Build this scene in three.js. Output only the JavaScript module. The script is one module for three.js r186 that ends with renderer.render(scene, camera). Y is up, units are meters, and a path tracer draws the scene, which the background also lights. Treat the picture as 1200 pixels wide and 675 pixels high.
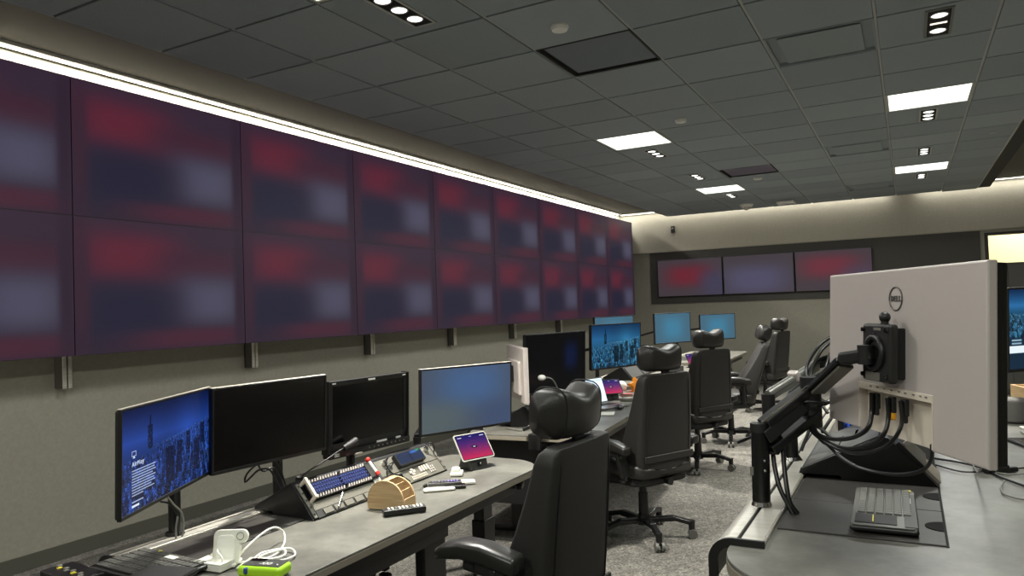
import * as THREE from 'three';
import { RoundedBoxGeometry } from 'three/addons/geometries/RoundedBoxGeometry.js';
import { mergeGeometries } from 'three/addons/utils/BufferGeometryUtils.js';
import { RectAreaLightUniformsLib } from 'three/addons/lights/RectAreaLightUniformsLib.js';
import { FontLoader } from 'three/addons/loaders/FontLoader.js';
import { TextGeometry } from 'three/addons/geometries/TextGeometry.js';

// ---------------------------------------------------------------- camera, light, exposure
const EYE = 1.54;
const scene = new THREE.Scene();
scene.background = new THREE.Color(0x000000);
const camera = new THREE.PerspectiveCamera(43.17, 1200 / 675, 0.05, 60);
camera.position.set(0, EYE, 0);
camera.rotation.set(0.0283, 0.4975, -0.035, 'YXZ');
const renderer = new THREE.WebGLRenderer({ antialias: true });
renderer.toneMapping = THREE.LinearToneMapping;
renderer.toneMappingExposure = 1.15;
renderer.shadowMap.enabled = true;
RectAreaLightUniformsLib.init();
const TROFFER_POWER = 40, DOWN_POWER = 48, COVE_LEFT = 72, COVE_BACK = 20;

// ---------------------------------------------------------------- helpers
let seed = 12345;
const rnd = () => { seed = (seed * 1664525 + 1013904223) >>> 0; return seed / 4294967296; };
const V = (x, y, z) => new THREE.Vector3(x, y, z);
const W = (x, y, z) => new THREE.Vector3(x, y + EYE, z);          // heights given from eye level
const used = {};
function numbered(n) { if (!(n in used)) { used[n] = 0; return n; } used[n]++; return n + '_' + String(used[n]).padStart(3, '0'); }
function clean(list) {
  const out = [];
  for (const g of [].concat(list)) {
    const q = g.index ? g.toNonIndexed() : g.clone();
    for (const k of Object.keys(q.attributes)) if (!['position', 'normal', 'uv'].includes(k)) q.deleteAttribute(k);
    if (!q.attributes.normal) q.computeVertexNormals();
    q.clearGroups && q.clearGroups();
    out.push(uvBox(q));
  }
  return out.length === 1 ? out[0] : mergeGeometries(out);
}
function uvBox(g) {                                               // metres on the three planes
  const p = g.attributes.position, n = p.count, a = new Float32Array(n * 2);
  const A = V(), B = V(), C = V();
  for (let i = 0; i < n; i += 3) {
    A.fromBufferAttribute(p, i); B.fromBufferAttribute(p, i + 1); C.fromBufferAttribute(p, i + 2);
    const nx = Math.abs((B.y - A.y) * (C.z - A.z) - (B.z - A.z) * (C.y - A.y));
    const ny = Math.abs((B.z - A.z) * (C.x - A.x) - (B.x - A.x) * (C.z - A.z));
    const nz = Math.abs((B.x - A.x) * (C.y - A.y) - (B.y - A.y) * (C.x - A.x));
    [A, B, C].forEach((v, k) => {
      const u = ny >= nx && ny >= nz ? [v.x, v.z] : nx >= nz ? [v.z, v.y] : [v.x, v.y];
      a[(i + k) * 2] = u[0]; a[(i + k) * 2 + 1] = u[1];
    });
  }
  g.setAttribute('uv', new THREE.BufferAttribute(a, 2));
  return g;
}
function part(name, geos, mat, parent, raw = false) {
  const m = new THREE.Mesh(raw ? geos : clean(geos), mat);
  m.name = parent === scene ? numbered(name) : name; m.castShadow = m.receiveShadow = true;
  if (parent && parent !== scene) {
    let k = 0; const taken = new Set(parent.children.map((c) => c.name));
    while (taken.has(m.name)) { k++; m.name = name + '_' + String(k).padStart(3, '0'); }
  }
  parent.add(m); return m;
}
function thing(name, label, category, pos = [0, 0, 0], turn = 0, group) {
  const g = new THREE.Group(); g.name = numbered(name); g.position.set(...pos); g.rotation.y = turn;
  g.userData = { label, category }; if (group) g.userData.group = group;
  scene.add(g); return g;
}
function single(name, label, category, geos, mat, pos, group, raw = false) {
  const m = part(name, geos, mat, scene, raw); m.userData = { label, category }; if (group) m.userData.group = group;
  if (pos) m.position.set(...pos);
  return m;
}
function struct(name, geos, mat) { const m = part(name, geos, mat, scene); m.userData = { kind: 'structure' }; return m; }
function copyOf(src, label, pos, turn) {
  const c = src.clone(); c.name = numbered(src.name.replace(/_\d{3}$/, '')); c.userData = { ...src.userData, label };
  if (pos) c.position.set(...pos); if (turn !== undefined) c.rotation.y = turn;
  scene.add(c); return c;
}
const T = (g, x = 0, y = 0, z = 0) => g.translate(x, y, z);
function box(w, h, d, x = 0, y = 0, z = 0, r = 0, seg = 2) {
  return T(r ? new RoundedBoxGeometry(w, h, d, seg, Math.min(r, w / 2.01, h / 2.01, d / 2.01)) : new THREE.BoxGeometry(w, h, d), x, y, z);
}
function cyl(p, q, r0, r1 = r0, seg = 16) {
  const d = q.clone().sub(p), g = new THREE.CylinderGeometry(r1, r0, d.length(), seg);
  g.applyQuaternion(new THREE.Quaternion().setFromUnitVectors(V(0, 1, 0), d.clone().normalize()));
  return T(g, (p.x + q.x) / 2, (p.y + q.y) / 2, (p.z + q.z) / 2);
}
function beam(p, q, w, h, r = 0.004) {                            // w sideways, h in the vertical plane
  const d = q.clone().sub(p), L = d.length(); d.normalize();
  let s = V(0, 1, 0).cross(d); if (s.length() < 1e-3) s = V(1, 0, 0); s.normalize();
  const u = d.clone().cross(s);
  const g = box(w, h, L, 0, 0, 0, r, 2);
  g.applyMatrix4(new THREE.Matrix4().makeBasis(s, u, d));
  return T(g, (p.x + q.x) / 2, (p.y + q.y) / 2, (p.z + q.z) / 2);
}
function tube(pts, r, seg = 0, closed = false, rad = 7) {
  const c = new THREE.CatmullRomCurve3(pts, closed, 'centripetal');
  return new THREE.TubeGeometry(c, seg || pts.length * 7, r, rad, closed);
}
function loft(rings, cap = true) {
  const n = rings[0].length, pos = [];
  const tri = (a, b, c) => pos.push(a.x, a.y, a.z, b.x, b.y, b.z, c.x, c.y, c.z);
  const vs = rings.flat(), idx = [];
  for (let i = 0; i + 1 < rings.length; i++) for (let k = 0; k < n; k++) {
    const a = i * n + k, b = i * n + (k + 1) % n, c = a + n, d = b + n; idx.push(a, b, d, a, d, c);
  }
  if (cap) for (const [i, f] of [[0, 1], [rings.length - 1, 0]]) {
    const ctr = V(); rings[i].forEach((v) => ctr.add(v)); ctr.multiplyScalar(1 / n); vs.push(ctr);
    for (let k = 0; k < n; k++) { const a = i * n + k, b = i * n + (k + 1) % n; f ? idx.push(vs.length - 1, b, a) : idx.push(vs.length - 1, a, b); }
  }
  const g = new THREE.BufferGeometry(); const P = new Float32Array(vs.length * 3);
  vs.forEach((v, i) => v.toArray(P, i * 3));
  g.setAttribute('position', new THREE.BufferAttribute(P, 3)); g.setIndex(idx); g.computeVertexNormals(); return g;
}
const sgn = (v, e) => Math.sign(v) * Math.pow(Math.abs(v), e);
function roundRect(w, h, r, cx = 0, cy = 0) {
  const s = new THREE.Shape(), x = cx - w / 2, y = cy - h / 2;
  s.moveTo(x + r, y); s.lineTo(x + w - r, y); s.absarc(x + w - r, y + r, r, -Math.PI / 2, 0);
  s.lineTo(x + w, y + h - r); s.absarc(x + w - r, y + h - r, r, 0, Math.PI / 2);
  s.lineTo(x + r, y + h); s.absarc(x + r, y + h - r, r, Math.PI / 2, Math.PI);
  s.lineTo(x, y + r); s.absarc(x + r, y + r, r, Math.PI, 1.5 * Math.PI); return s;
}
const ext = (s, depth, bevel = 0, seg = 8) => new THREE.ExtrudeGeometry(s, { depth, bevelEnabled: bevel > 0, bevelSize: bevel, bevelThickness: bevel, bevelSegments: 2, curveSegments: seg });
function flat(g) { return g.rotateX(-Math.PI / 2); }              // shape (x,y) -> floor plan (x,-z), depth up

// ---------------------------------------------------------------- textures and materials
function lattice(n, s) { const a = new Float32Array(n * n); let q = s * 7919 + 13; for (let i = 0; i < n * n; i++) { q = (q * 1664525 + 1013904223) >>> 0; a[i] = q / 4294967296; } return a; }
function noise(size, octaves, s) {                                // tileable value noise, octaves: [[nx, ny, amp], ...]
  const out = new Float32Array(size * size); let tot = 0;
  octaves.forEach(([nx, ny, amp], o) => {
    const L = lattice(512, s + o * 17), f = (i, j) => L[((j % ny) * 509 + (i % nx) * 7) % (512 * 512)]; tot += amp;
    for (let y = 0; y < size; y++) for (let x = 0; x < size; x++) {
      const u = x / size * nx, v = y / size * ny, i = u | 0, j = v | 0; let a = u - i, b = v - j; a = a * a * (3 - 2 * a); b = b * b * (3 - 2 * b);
      out[y * size + x] += amp * ((f(i, j) * (1 - a) + f(i + 1, j) * a) * (1 - b) + (f(i, j + 1) * (1 - a) + f(i + 1, j + 1) * a) * b);
    }
  });
  return out.map((v) => v / tot);
}
function dataTex(size, h, fill, srgb, rep) {
  const d = new Uint8Array(size * h * 4);
  for (let y = 0; y < h; y++) for (let x = 0; x < size; x++) { const c = fill(x, y, y * size + x); const k = (y * size + x) * 4; d[k] = c[0]; d[k + 1] = c[1]; d[k + 2] = c[2]; d[k + 3] = 255; }
  const t = new THREE.DataTexture(d, size, h); t.magFilter = t.minFilter = THREE.LinearFilter; t.wrapS = t.wrapT = THREE.RepeatWrapping;
  if (srgb) t.colorSpace = THREE.SRGBColorSpace; if (rep) t.repeat.set(rep, rep); t.needsUpdate = true; return t;
}
const cl = (v) => Math.max(0, Math.min(255, v));
function toneTex(size, oct, s, lo, hi, rep, pow = 1) {            // colour ramp from noise (sRGB triples)
  const n = noise(size, oct, s); let a = 9, b = -9; n.forEach((v) => { a = Math.min(a, v); b = Math.max(b, v); });
  return dataTex(size, size, (x, y, i) => { const t = Math.pow((n[i] - a) / (b - a), pow); return [0, 1, 2].map((k) => cl(lo[k] + (hi[k] - lo[k]) * t)); }, true, rep);
}
function bumpTex(size, oct, s, rep) { return toneTexLin(size, oct, s, rep); }
function toneTexLin(size, oct, s, rep) { const n = noise(size, oct, s); return dataTex(size, size, (x, y, i) => { const v = cl(n[i] * 255); return [v, v, v]; }, false, rep); }
const std = (color, roughness = 0.6, metalness = 0, more = {}) => new THREE.MeshStandardMaterial({ color, roughness, metalness, ...more });
const glow = (color, k) => new THREE.MeshStandardMaterial({ color: 0x000000, emissive: color, emissiveIntensity: k, roughness: 0.6 });

const M = {
  carpet: std(0xffffff, 0.95, 0, { map: toneTex(512, [[8, 8, 0.25], [64, 48, 0.5], [160, 220, 1.1], [256, 256, 0.8]], 3, [34, 33, 30], [146, 143, 134], 0.8, 1.15), bumpMap: bumpTex(512, [[160, 200, 1], [256, 256, 0.8]], 4, 0.8), bumpScale: 0.004 }),
  wall: std(0xffffff, 0.9, 0, { map: toneTex(256, [[3, 3, 0.5], [64, 64, 0.5], [128, 128, 0.5]], 5, [148, 145, 131], [162, 159, 145], 0.9) }),
  base: std(0x55544a, 0.75),
  niche: std(0x46443f, 0.75),
  upper: std(0x605e58, 0.9),
  tiles: [0x949da2, 0x99a2a7, 0x8f989d].map((c, i) => std(c, 0.95, 0, { bumpMap: bumpTex(256, [[64, 64, 1], [128, 128, 1]], 8 + i, 1.6), bumpScale: 0.0015 })),
  tee: std(0xb0b2ae, 0.6), teeDark: std(0x23241f, 0.8), edge: std(0x2b2c2b, 0.8),
  plaque: std(0x8e979b, 0.8),
  grille: std(0x6e6676, 0.4, 0.2), hollow: std(0x0b0b0c, 0.9),
  white: std(0xf0efe9, 0.45), whiteCase: std(0xe6e6d8, 0.35), paper: std(0xd8d8cc, 0.8),
  top: std(0xffffff, 0.42, 0, { map: toneTex(512, [[5, 7, 1], [14, 10, 0.8], [40, 50, 0.5], [128, 128, 0.3]], 21, [76, 75, 69], [122, 121, 113], 0.8), roughnessMap: null }),
  edgeBand: std(0x7d7769, 0.5),
  lid: std(0xffffff, 0.5, 0, { map: toneTex(256, [[6, 6, 1], [60, 60, 0.6], [120, 120, 0.5]], 25, [36, 34, 31], [54, 51, 47], 1.2) }),
  black: std(0x101010, 0.45), satin: std(0x0c0c0d, 0.3), dark: std(0x1a1a1a, 0.6), matte: std(0x0d0d0d, 0.85),
  wheel: std(0x55544f, 0.55), void: std(0x020202, 1), gloss: std(0x060606, 0.12), chrome: std(0xc8c8c4, 0.2, 1),
  alu: std(0xffffff, 0.34, 0.55, { map: toneTex(256, [[2, 128, 1], [3, 256, 0.6]], 31, [196, 192, 180], [222, 219, 208], 1.5) }),
  leather: std(0x1f1e1b, 0.42, 0, { bumpMap: bumpTex(256, [[40, 40, 1], [90, 90, 1]], 41, 6), bumpScale: 0.0004 }),
  leatherBack: std(0x1d1c19, 0.6, 0, { bumpMap: bumpTex(256, [[60, 60, 1], [120, 120, 1]], 43, 6), bumpScale: 0.0003 }),
  seam: std(0x0e0e0c, 0.7),
  plastic: std(0x171716, 0.4), arm: std(0x1c1c1a, 0.34),
  silver: std(0xc2bab4, 0.42, 0.25), silverLight: std(0xcfc6b6, 0.5, 0.1),
  panelGrey: std(0x77756b, 0.5, 0.3), panelDark: std(0x3a3a38, 0.5, 0.2),
  key: std(0x3c3c38, 0.5), keyLight: std(0x74746c, 0.5),
  wood: std(0xffffff, 0.6, 0, { map: toneTex(256, [[4, 40, 1], [6, 90, 0.6]], 51, [176, 146, 104], [206, 178, 134], 4) }),
  woodDark: std(0x8f7448, 0.7),
  cable: std(0x090909, 0.38), cableWhite: std(0xe2e2da, 0.4), cableGrey: std(0x77776f, 0.5),
  lime: std(0x9ccc1e, 0.4), blueRubber: std(0x23407e, 0.5), yellow: std(0xcfc238, 0.5), orange: std(0xf2930e, 0.45), red: std(0xc42a1c, 0.45),
  blueJack: std(0x141d4a, 0.4), offScreen: std(0x050506, 0.16), offScreenWarm: std(0x0b0908, 0.22),
};

// soft pictures shown on screens: background plus blurred patches [u, v, su, sv, r, g, b] (v up)
function softTex(w, h, bg, blobs) {
  return dataTex(w, h, (x, y) => {
    const u = (x + 0.5) / w, v = (y + 0.5) / h; const c = bg(u, v).slice();
    for (const [bu, bv, su, sv, r, g, b] of blobs) { const k = Math.exp(-Math.pow(Math.abs(u - bu) / su, 3) - Math.pow(Math.abs(v - bv) / sv, 3)); c[0] += (r - c[0]) * k; c[1] += (g - c[1]) * k; c[2] += (b - c[2]) * k; }
    return c.map(cl);
  }, true);
}
function canvasTex(w, h, draw) {
  const c = document.createElement('canvas'); c.width = w; c.height = h; draw(c.getContext('2d'), w, h);
  const t = new THREE.CanvasTexture(c); t.colorSpace = THREE.SRGBColorSpace; return t;
}
const screenMat = (tex, k = 1, rough = 0.25) => new THREE.MeshPhysicalMaterial({ color: 0x020202, specularIntensity: 0.35, roughness: rough, emissive: 0xffffff, emissiveMap: tex, emissiveIntensity: k });
// night city seen from the air, blue tones; words only where asked
function cityPicture(g, w, h, opt) {
  const sky = g.createLinearGradient(0, 0, 0, h); sky.addColorStop(0, opt.sky0); sky.addColorStop(0.32, opt.sky1); sky.addColorStop(0.45, opt.land0); sky.addColorStop(1, opt.land1);
  g.fillStyle = sky; g.fillRect(0, 0, w, h);
  let q = opt.seed; const r = () => { q = (q * 1664525 + 1013904223) >>> 0; return q / 4294967296; };
  const hor = (x) => h * (0.34 + 0.1 * Math.sin(x / w * 2.2 + 0.6) - 0.08 * x / w);
  const haze = g.createRadialGradient(w * 0.7, h * 0.4, 5, w * 0.7, h * 0.4, w * 0.4); haze.addColorStop(0, opt.mid); haze.addColorStop(1, 'rgba(0,0,0,0)'); g.globalAlpha = 0.5; g.fillStyle = haze; g.fillRect(0, 0, w, h);
  for (let i = 0; i < 1500; i++) {                                // blocks and streets, larger towards the viewer
    const d = i / 1500, x = r() * w * 1.05 - 10, y = hor(x) + d * d * h * 0.72 + r() * 6, s = (1.5 + d * 15) * w / 640, hh = s * (0.8 + 1.8 * r());
    if (x < w * 0.3 && y > h * 0.28 && y < h * 0.5) continue;
    const b = r(); g.globalAlpha = 0.35 + 0.4 * r(); g.fillStyle = b > 0.8 ? opt.mid : b > 0.45 ? opt.land0 : opt.low; g.fillRect(x, y - hh * 0.6, s, hh);
    const q2 = r(); g.fillStyle = q2 > 0.88 ? opt.hot : opt.lit; g.globalAlpha = 0.35 + 0.6 * r(); for (let k = 0; k < 2 + d * 3; k++) g.fillRect(x + r() * s, y - hh * 0.6 + r() * hh, Math.max(1.2, s * 0.13), Math.max(1.2, s * 0.16));
  }
  for (let k = 0; k < 9; k++) { g.globalAlpha = 0.4; g.strokeStyle = opt.lit; g.lineWidth = 1 + k * 0.35; g.beginPath(); g.moveTo(w * (0.5 + 0.05 * k), h * 0.4); g.lineTo(w * (0.2 + 0.1 * k + 0.1 * r()), h); g.stroke(); }
  g.globalAlpha = 1;
  for (const [x, y, bw, bh] of [[0.25, 0.2, 0.05, 0.24], [0.44, 0.5, 0.1, 0.38], [0.57, 0.47, 0.06, 0.35], [0.78, 0.52, 0.07, 0.3], [0.68, 0.4, 0.05, 0.25], [0.86, 0.36, 0.06, 0.24]]) {
    g.fillStyle = opt.tower; g.globalAlpha = 0.85; g.fillRect(x * w, y * h, bw * w, bh * h);
    for (let k = 0; k < 60; k++) { g.fillStyle = r() > 0.6 ? opt.lit : opt.mid; g.globalAlpha = 0.5 * r(); g.fillRect((x + r() * bw) * w, (y + r() * bh) * h, 2.5, 4); }
  }
  g.globalAlpha = 1; g.fillStyle = opt.tower; g.fillRect(0.268 * w, 0.1 * h, 0.014 * w, 0.12 * h);
}
const BLUE = { sky0: '#0c1740', sky1: '#24469c', land0: '#1a3678', land1: '#0a1334', hot: '#d4e6ff', lit: '#6ea4ff', mid: '#2c5cd0', low: '#050a1e', tower: '#0a1330', seed: 5 };
const TEAL = { sky0: '#0e2a4a', sky1: '#1f5580', land0: '#1f4f72', land1: '#0b2236', hot: '#e8faff', lit: '#86d4f0', mid: '#347fa6', low: '#030a12', tower: '#06121c', seed: 9 };

// ---------------------------------------------------------------- room shell
const XL = -4.948, XR = 3.3, ZB = -13.7, ZF = 2.6, YU = 1.774 + EYE, YC = 1.556 + EYE;
struct('floor', box(XR - XL + 0.4, 0.15, ZF - ZB + 0.4, (XL + XR) / 2, -0.075, (ZF + ZB) / 2), M.carpet);
struct('wall_left', box(0.15, YU + 0.3, ZF - ZB + 0.3, XL - 0.075, (YU + 0.3) / 2 - 0.1, (ZF + ZB) / 2), M.wall);
struct('wall_right', box(0.15, YU + 0.3, ZF - ZB + 0.3, XR + 0.075, (YU + 0.3) / 2 - 0.1, (ZF + ZB) / 2), M.wall);
struct('wall_front', box(XR - XL, YU + 0.3, 0.15, (XL + XR) / 2, (YU + 0.3) / 2 - 0.1, ZF + 0.075), M.wall);
const wx0 = 1.1, wx1 = 2.3, wy0 = 1.1, wy1 = 0.935 + EYE;
struct('wall_back', [box(wx0 - XL, YU + 0.2, 0.15, (XL + wx0) / 2, (YU + 0.2) / 2 - 0.1, ZB - 0.075), box(XR - wx1, YU + 0.2, 0.15, (XR + wx1) / 2, (YU + 0.2) / 2 - 0.1, ZB - 0.075),
  box(wx1 - wx0, YU + 0.1 - wy1, 0.15, (wx0 + wx1) / 2, (YU + 0.1 + wy1) / 2, ZB - 0.075), box(wx1 - wx0, wy0 + 0.1, 0.15, (wx0 + wx1) / 2, wy0 / 2 - 0.05, ZB - 0.075)], M.wall);
struct('wall_panel', box(5.4, 0.985, 0.03, -1.66, EYE + 0.483, ZB + 0.015), M.niche);
struct('trim_1', box(8.2, 0.018, 0.04, (XL + XR) / 2, EYE + 0.985, ZB + 0.02), std(0x8d897c, 0.6));
struct('baseboard_left', box(0.012, 0.1, ZF - ZB, XL + 0.006, 0.05, (ZF + ZB) / 2, 0.003), M.base);
struct('baseboard_back', box(XR - XL, 0.1, 0.012, (XL + XR) / 2, 0.05, ZB + 0.006, 0.003), M.base);
struct('ceiling_upper', box(XR - XL + 0.3, 0.12, ZF - ZB + 0.3, (XL + XR) / 2, YU + 0.06, (ZF + ZB) / 2), M.upper);
{ // window in the back wall and the bright little room behind it
  const w = new THREE.Group(); w.name = 'window_1'; w.userData = { kind: 'structure' }; scene.add(w);
  const f = std(0x2c2b28, 0.5);
  part('window_frame', [box(0.05, wy1 - wy0, 0.17, wx0 + 0.025, (wy0 + wy1) / 2, ZB - 0.07), box(0.05, wy1 - wy0, 0.17, wx1 - 0.025, (wy0 + wy1) / 2, ZB - 0.07), box(wx1 - wx0 - 0.1, 0.04, 0.17, (wx0 + wx1) / 2, wy1 - 0.02, ZB - 0.07), box(wx1 - wx0 - 0.1, 0.04, 0.17, (wx0 + wx1) / 2, wy0 + 0.02, ZB - 0.07)], f, w);
  part('pane', box(wx1 - wx0 - 0.1, wy1 - wy0 - 0.08, 0.006, (wx0 + wx1) / 2, (wy0 + wy1) / 2, ZB - 0.07), new THREE.MeshPhysicalMaterial({ color: 0xffffff, roughness: 0.02, transmission: 1, thickness: 0 }), w);
  const pale = std(0xf8f4d8, 0.9);
  struct('wall_beyond', [box(3.2, 3.4, 0.1, 1.9, 1.6, ZB - 1.75), box(0.1, 3.4, 1.6, 0.35, 1.6, ZB - 0.95), box(0.1, 3.4, 1.6, 3.45, 1.6, ZB - 0.95)], pale);
  struct('ceiling_beyond', box(3.3, 0.1, 1.7, 1.9, 3.3, ZB - 0.95), pale);
  struct('floor_beyond', box(3.3, 0.1, 1.7, 1.9, -0.05, ZB - 0.95), pale);
  const t = thing('ceiling_light', 'light panel on the ceiling of the pale room behind the window', 'ceiling light', [1.9, 3.24, ZB - 0.9]);
  part('diffuser', box(1.2, 0.01, 0.6), glow(0xfff6d0, 1.2), t);
  const l = new THREE.RectAreaLight(0xfff6dc, 18, 1.2, 0.6); l.position.set(0, -0.02, 0); l.rotation.x = -Math.PI / 2; t.add(l);
}

// dropped ceiling: 610 mm tiles, columns i (x) and rows j (z)
const CX = (i) => -3.144 + 0.61 * i, CZ = (j) => -2.723 - 0.606 * j;
const ceil = new THREE.Group(); ceil.name = 'ceiling'; ceil.userData = { kind: 'structure' }; scene.add(ceil);
part('ceiling_deck', box(1.136 + 3.757, 0.07, 12.83 + 1.6, (1.136 - 3.757) / 2, YC + 0.062, (-12.83 + 1.6) / 2), M.edge, ceil);
part('ceiling_edge', [box(0.14, 0.03, 14.43, 1.066, YC + 0.014, -5.615), box(0.008, 0.012, 14.43, 0.992, YC + 0.004, -5.615)], M.edge, ceil);
part('ceiling_edge', box(0.018, 0.006, 14.43, 0.984, YC + 0.001, -5.615), M.tee, ceil);
const openings = new Set(['1,-1', '1,6', '1,12', '5,-1', '5,6', '5,12', '4,3', '4,9', '4,14', '2,2', '2,10', '2,-6', '5,-6'].map(String));
const tileGeo = clean(box(0.592, 0.02, 0.588, 0, 0, 0, 0.003, 1)), edgeTile = clean(box(0.452, 0.02, 0.588, 0, 0, 0, 0.003, 1)), endTile = clean(box(0.592, 0.02, 0.41, 0, 0, 0, 0.003, 1));
for (let j = -7; j <= 16; j++) for (let i = -1; i <= 6; i++) {
  if (openings.has(i + ',' + j)) continue;
  const last = j === 16, g = i === 6 ? edgeTile : last ? endTile : tileGeo;
  const m = part('ceiling_tile', g, M.tiles[Math.floor(rnd() * 3)], ceil, true);
  m.position.set(i === 6 ? CX(6) + 0.235 : CX(i) + 0.305, YC + 0.01 + (rnd() - 0.5) * 0.0015, CZ(j) - (last ? 0.215 : 0.303));
}
const teeZ = [], teeX = [];
for (let i = -1; i <= 6; i++) teeZ.push(box(0.014, 0.01, 14.3, CX(i), YC + 0.014, -5.6));
for (let j = -7; j <= 16; j++) teeX.push(box(4.75, 0.008, 0.012, -1.38, YC + 0.018, CZ(j)));
part('main_tee', teeZ, M.tee, ceil); part('cross_tee', teeX, M.teeDark, ceil);

const areaDown = (parent, color, k, w, h, y = -0.02) => { const l = new THREE.RectAreaLight(color, k, w, h); l.position.set(0, y, 0); l.rotation.x = -Math.PI / 2; parent.add(l); return l; };
function troffer(i, j, label) {
  const t = thing('ceiling_light', label, 'ceiling light', [CX(i) + 0.305, YC, CZ(j) - 0.303]);
  part('frame', [box(0.6, 0.022, 0.02, 0, 0.011, 0.29), box(0.6, 0.022, 0.02, 0, 0.011, -0.29), box(0.02, 0.022, 0.56, 0.29, 0.011, 0), box(0.02, 0.022, 0.56, -0.29, 0.011, 0)], std(0xb4b4a8, 0.5), t);
  part('diffuser', box(0.56, 0.008, 0.56, 0, 0.008, 0), glow(0xfafff8, 1.7), t);
  areaDown(t, 0xfbfcf6, TROFFER_POWER, 0.54, 0.54, -0.005);
}
troffer(5, 6, 'large square light panel glowing above the right row of desks, nearest one there');
troffer(5, 12, 'smaller looking far light panel on the right, close to the back wall');
troffer(1, 6, 'light panel halfway down the left side of the ceiling, above the video wall');
troffer(1, 12, 'far left light panel near the back wall, beside the purple return panel');
troffer(1, -1, 'light panel whose corner shows at the top edge of the picture');
troffer(5, -1, 'light panel overhead above the near right desk');
troffer(5, -6, 'light panel behind the viewer on the right'); troffer(2, -6, 'light panel behind the viewer on the left');
function downlight(x, z, label, lamps = 3) {
  const t = thing('downlight', label, 'downlight', [x, YC, z]);
  part('trim', [box(0.014, 0.008, 0.46, -0.064, -0.003, 0), box(0.014, 0.008, 0.46, 0.064, -0.003, 0), box(0.142, 0.008, 0.014, 0, -0.003, 0.23), box(0.142, 0.008, 0.014, 0, -0.003, -0.23)], lamps === 2 ? std(0x70756f, 0.6) : M.tee, t);
  part('housing', box(0.114, 0.004, 0.446, 0, -0.002, 0), M.matte, t);
  for (const s of [-1, 0, 1]) {
    if (lamps === 2 && s === 0) { part('accent_strip', box(0.085, 0.005, 0.018, 0, -0.005, 0), glow(0xfff4dc, 1.4), t); continue; }
    const l = part('lamp', cyl(V(0, -0.009, s * 0.135), V(0, -0.004, s * 0.135), 0.032, 0.042, 20), glow(0xfbfff8, 2.2), t);
    part('reflector', T(new THREE.TorusGeometry(0.044, 0.005, 6, 24).rotateX(Math.PI / 2), 0, -0.004, s * 0.135), M.chrome, l);
  }
  const s = new THREE.SpotLight(0xfffaf0, DOWN_POWER, 0, 0.75, 0.5, 2); s.position.set(0, -0.03, 0); s.castShadow = true; s.shadow.radius = 3; t.add(s); s.target.position.set(0, -3, 0); t.add(s.target);
}
downlight(CX(1.5), CZ(0.45), 'triple downlight at the top of the picture, nearest on the left');
downlight(CX(1.5), CZ(7.6), 'triple downlight just behind the light panel halfway along the left side');
downlight(CX(1.5), CZ(10.4), 'triple downlight in front of the far left light panel');
downlight(CX(1.5), CZ(13.6), 'triple downlight beyond the far left light panel');
downlight(CX(5.52), CZ(3.47), 'square framed downlight with two lamps at the top right', 2);
downlight(CX(5.52), CZ(7.5), 'downlight directly behind the large right light panel');
downlight(CX(5.52), CZ(10.5), 'downlight just in front of the far right light panel');
downlight(CX(5.52), CZ(13.6), 'downlight beyond the far right light panel by the back wall');
function diffuser(i, j, label) {
  const t = thing('air_diffuser', label, 'air vent', [CX(i) + 0.305, YC, CZ(j) - 0.303]);
  part('back_pan', box(0.594, 0.004, 0.59, 0, 0.024, 0), M.tiles[2], t);
  part('frame', [box(0.6, 0.022, 0.012, 0, 0.011, 0.293), box(0.6, 0.022, 0.012, 0, 0.011, -0.293), box(0.012, 0.022, 0.574, 0.293, 0.011, 0), box(0.012, 0.022, 0.574, -0.293, 0.011, 0)], M.tiles[0], t);
  part('plaque', box(0.46, 0.008, 0.5, 0, 0.004, 0, 0.003), M.plaque, t);
}
diffuser(4, 3, 'square plaque air diffuser in the ceiling left of the two lamp downlight');
diffuser(4, 9, 'plaque air diffuser in the ceiling left of the far right light panel');
diffuser(4, 14, 'farthest plaque air diffuser in the ceiling beside the back wall');
function grille(i, j, label, mat) {
  const t = thing('return_panel', label, 'air vent', [CX(i) + 0.305, YC, CZ(j) - 0.303]);
  part('frame', [box(0.6, 0.02, 0.012, 0, 0.012, 0.294), box(0.6, 0.02, 0.012, 0, 0.012, -0.294), box(0.012, 0.02, 0.576, 0.294, 0.012, 0), box(0.012, 0.02, 0.576, -0.294, 0.012, 0)], M.edge, t);
  part('core', box(0.57, 0.004, 0.57, 0, 0.024, 0), M.hollow, t);
  part('panel', box(0.54, 0.008, 0.54, 0.012, 0.012, 0.012, 0.003), mat, t);
}
grille(2, 2, 'dark square recessed return panel behind the round smoke detector nearest the viewer', std(0x727a82, 0.7));
grille(2, 10, 'purple tinted return panel in the far ceiling', M.grille);
function detector(x, z, label, r = 0.05) {
  const t = thing('smoke_detector', label, 'smoke detector', [x, YC, z]);
  part('base', cyl(V(0, 0.002, 0), V(0, -0.012, 0), r, r, 28), M.white, t);
  part('cover', cyl(V(0, -0.012, 0), V(0, -0.026, 0), r * 0.95, r * 0.86, 28), M.white, t);
}
detector(-1.63, -3.66, 'round white smoke detector nearest the viewer, top centre of the ceiling');
detector(-1.63, -6.11, 'round white smoke detector above the light panel halfway down the left side');
detector(-1.61, -9.61, 'round white smoke detector beside the purple return panel', 0.055);
{ const t = thing('sprinkler', 'small ceiling sprinkler cap near the right ceiling edge', 'sprinkler', [0.794, YC, -8.47]); part('cap', cyl(V(0, 0.002, 0), V(0, -0.006, 0), 0.03, 0.03, 20), M.tee, t); }
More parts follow.
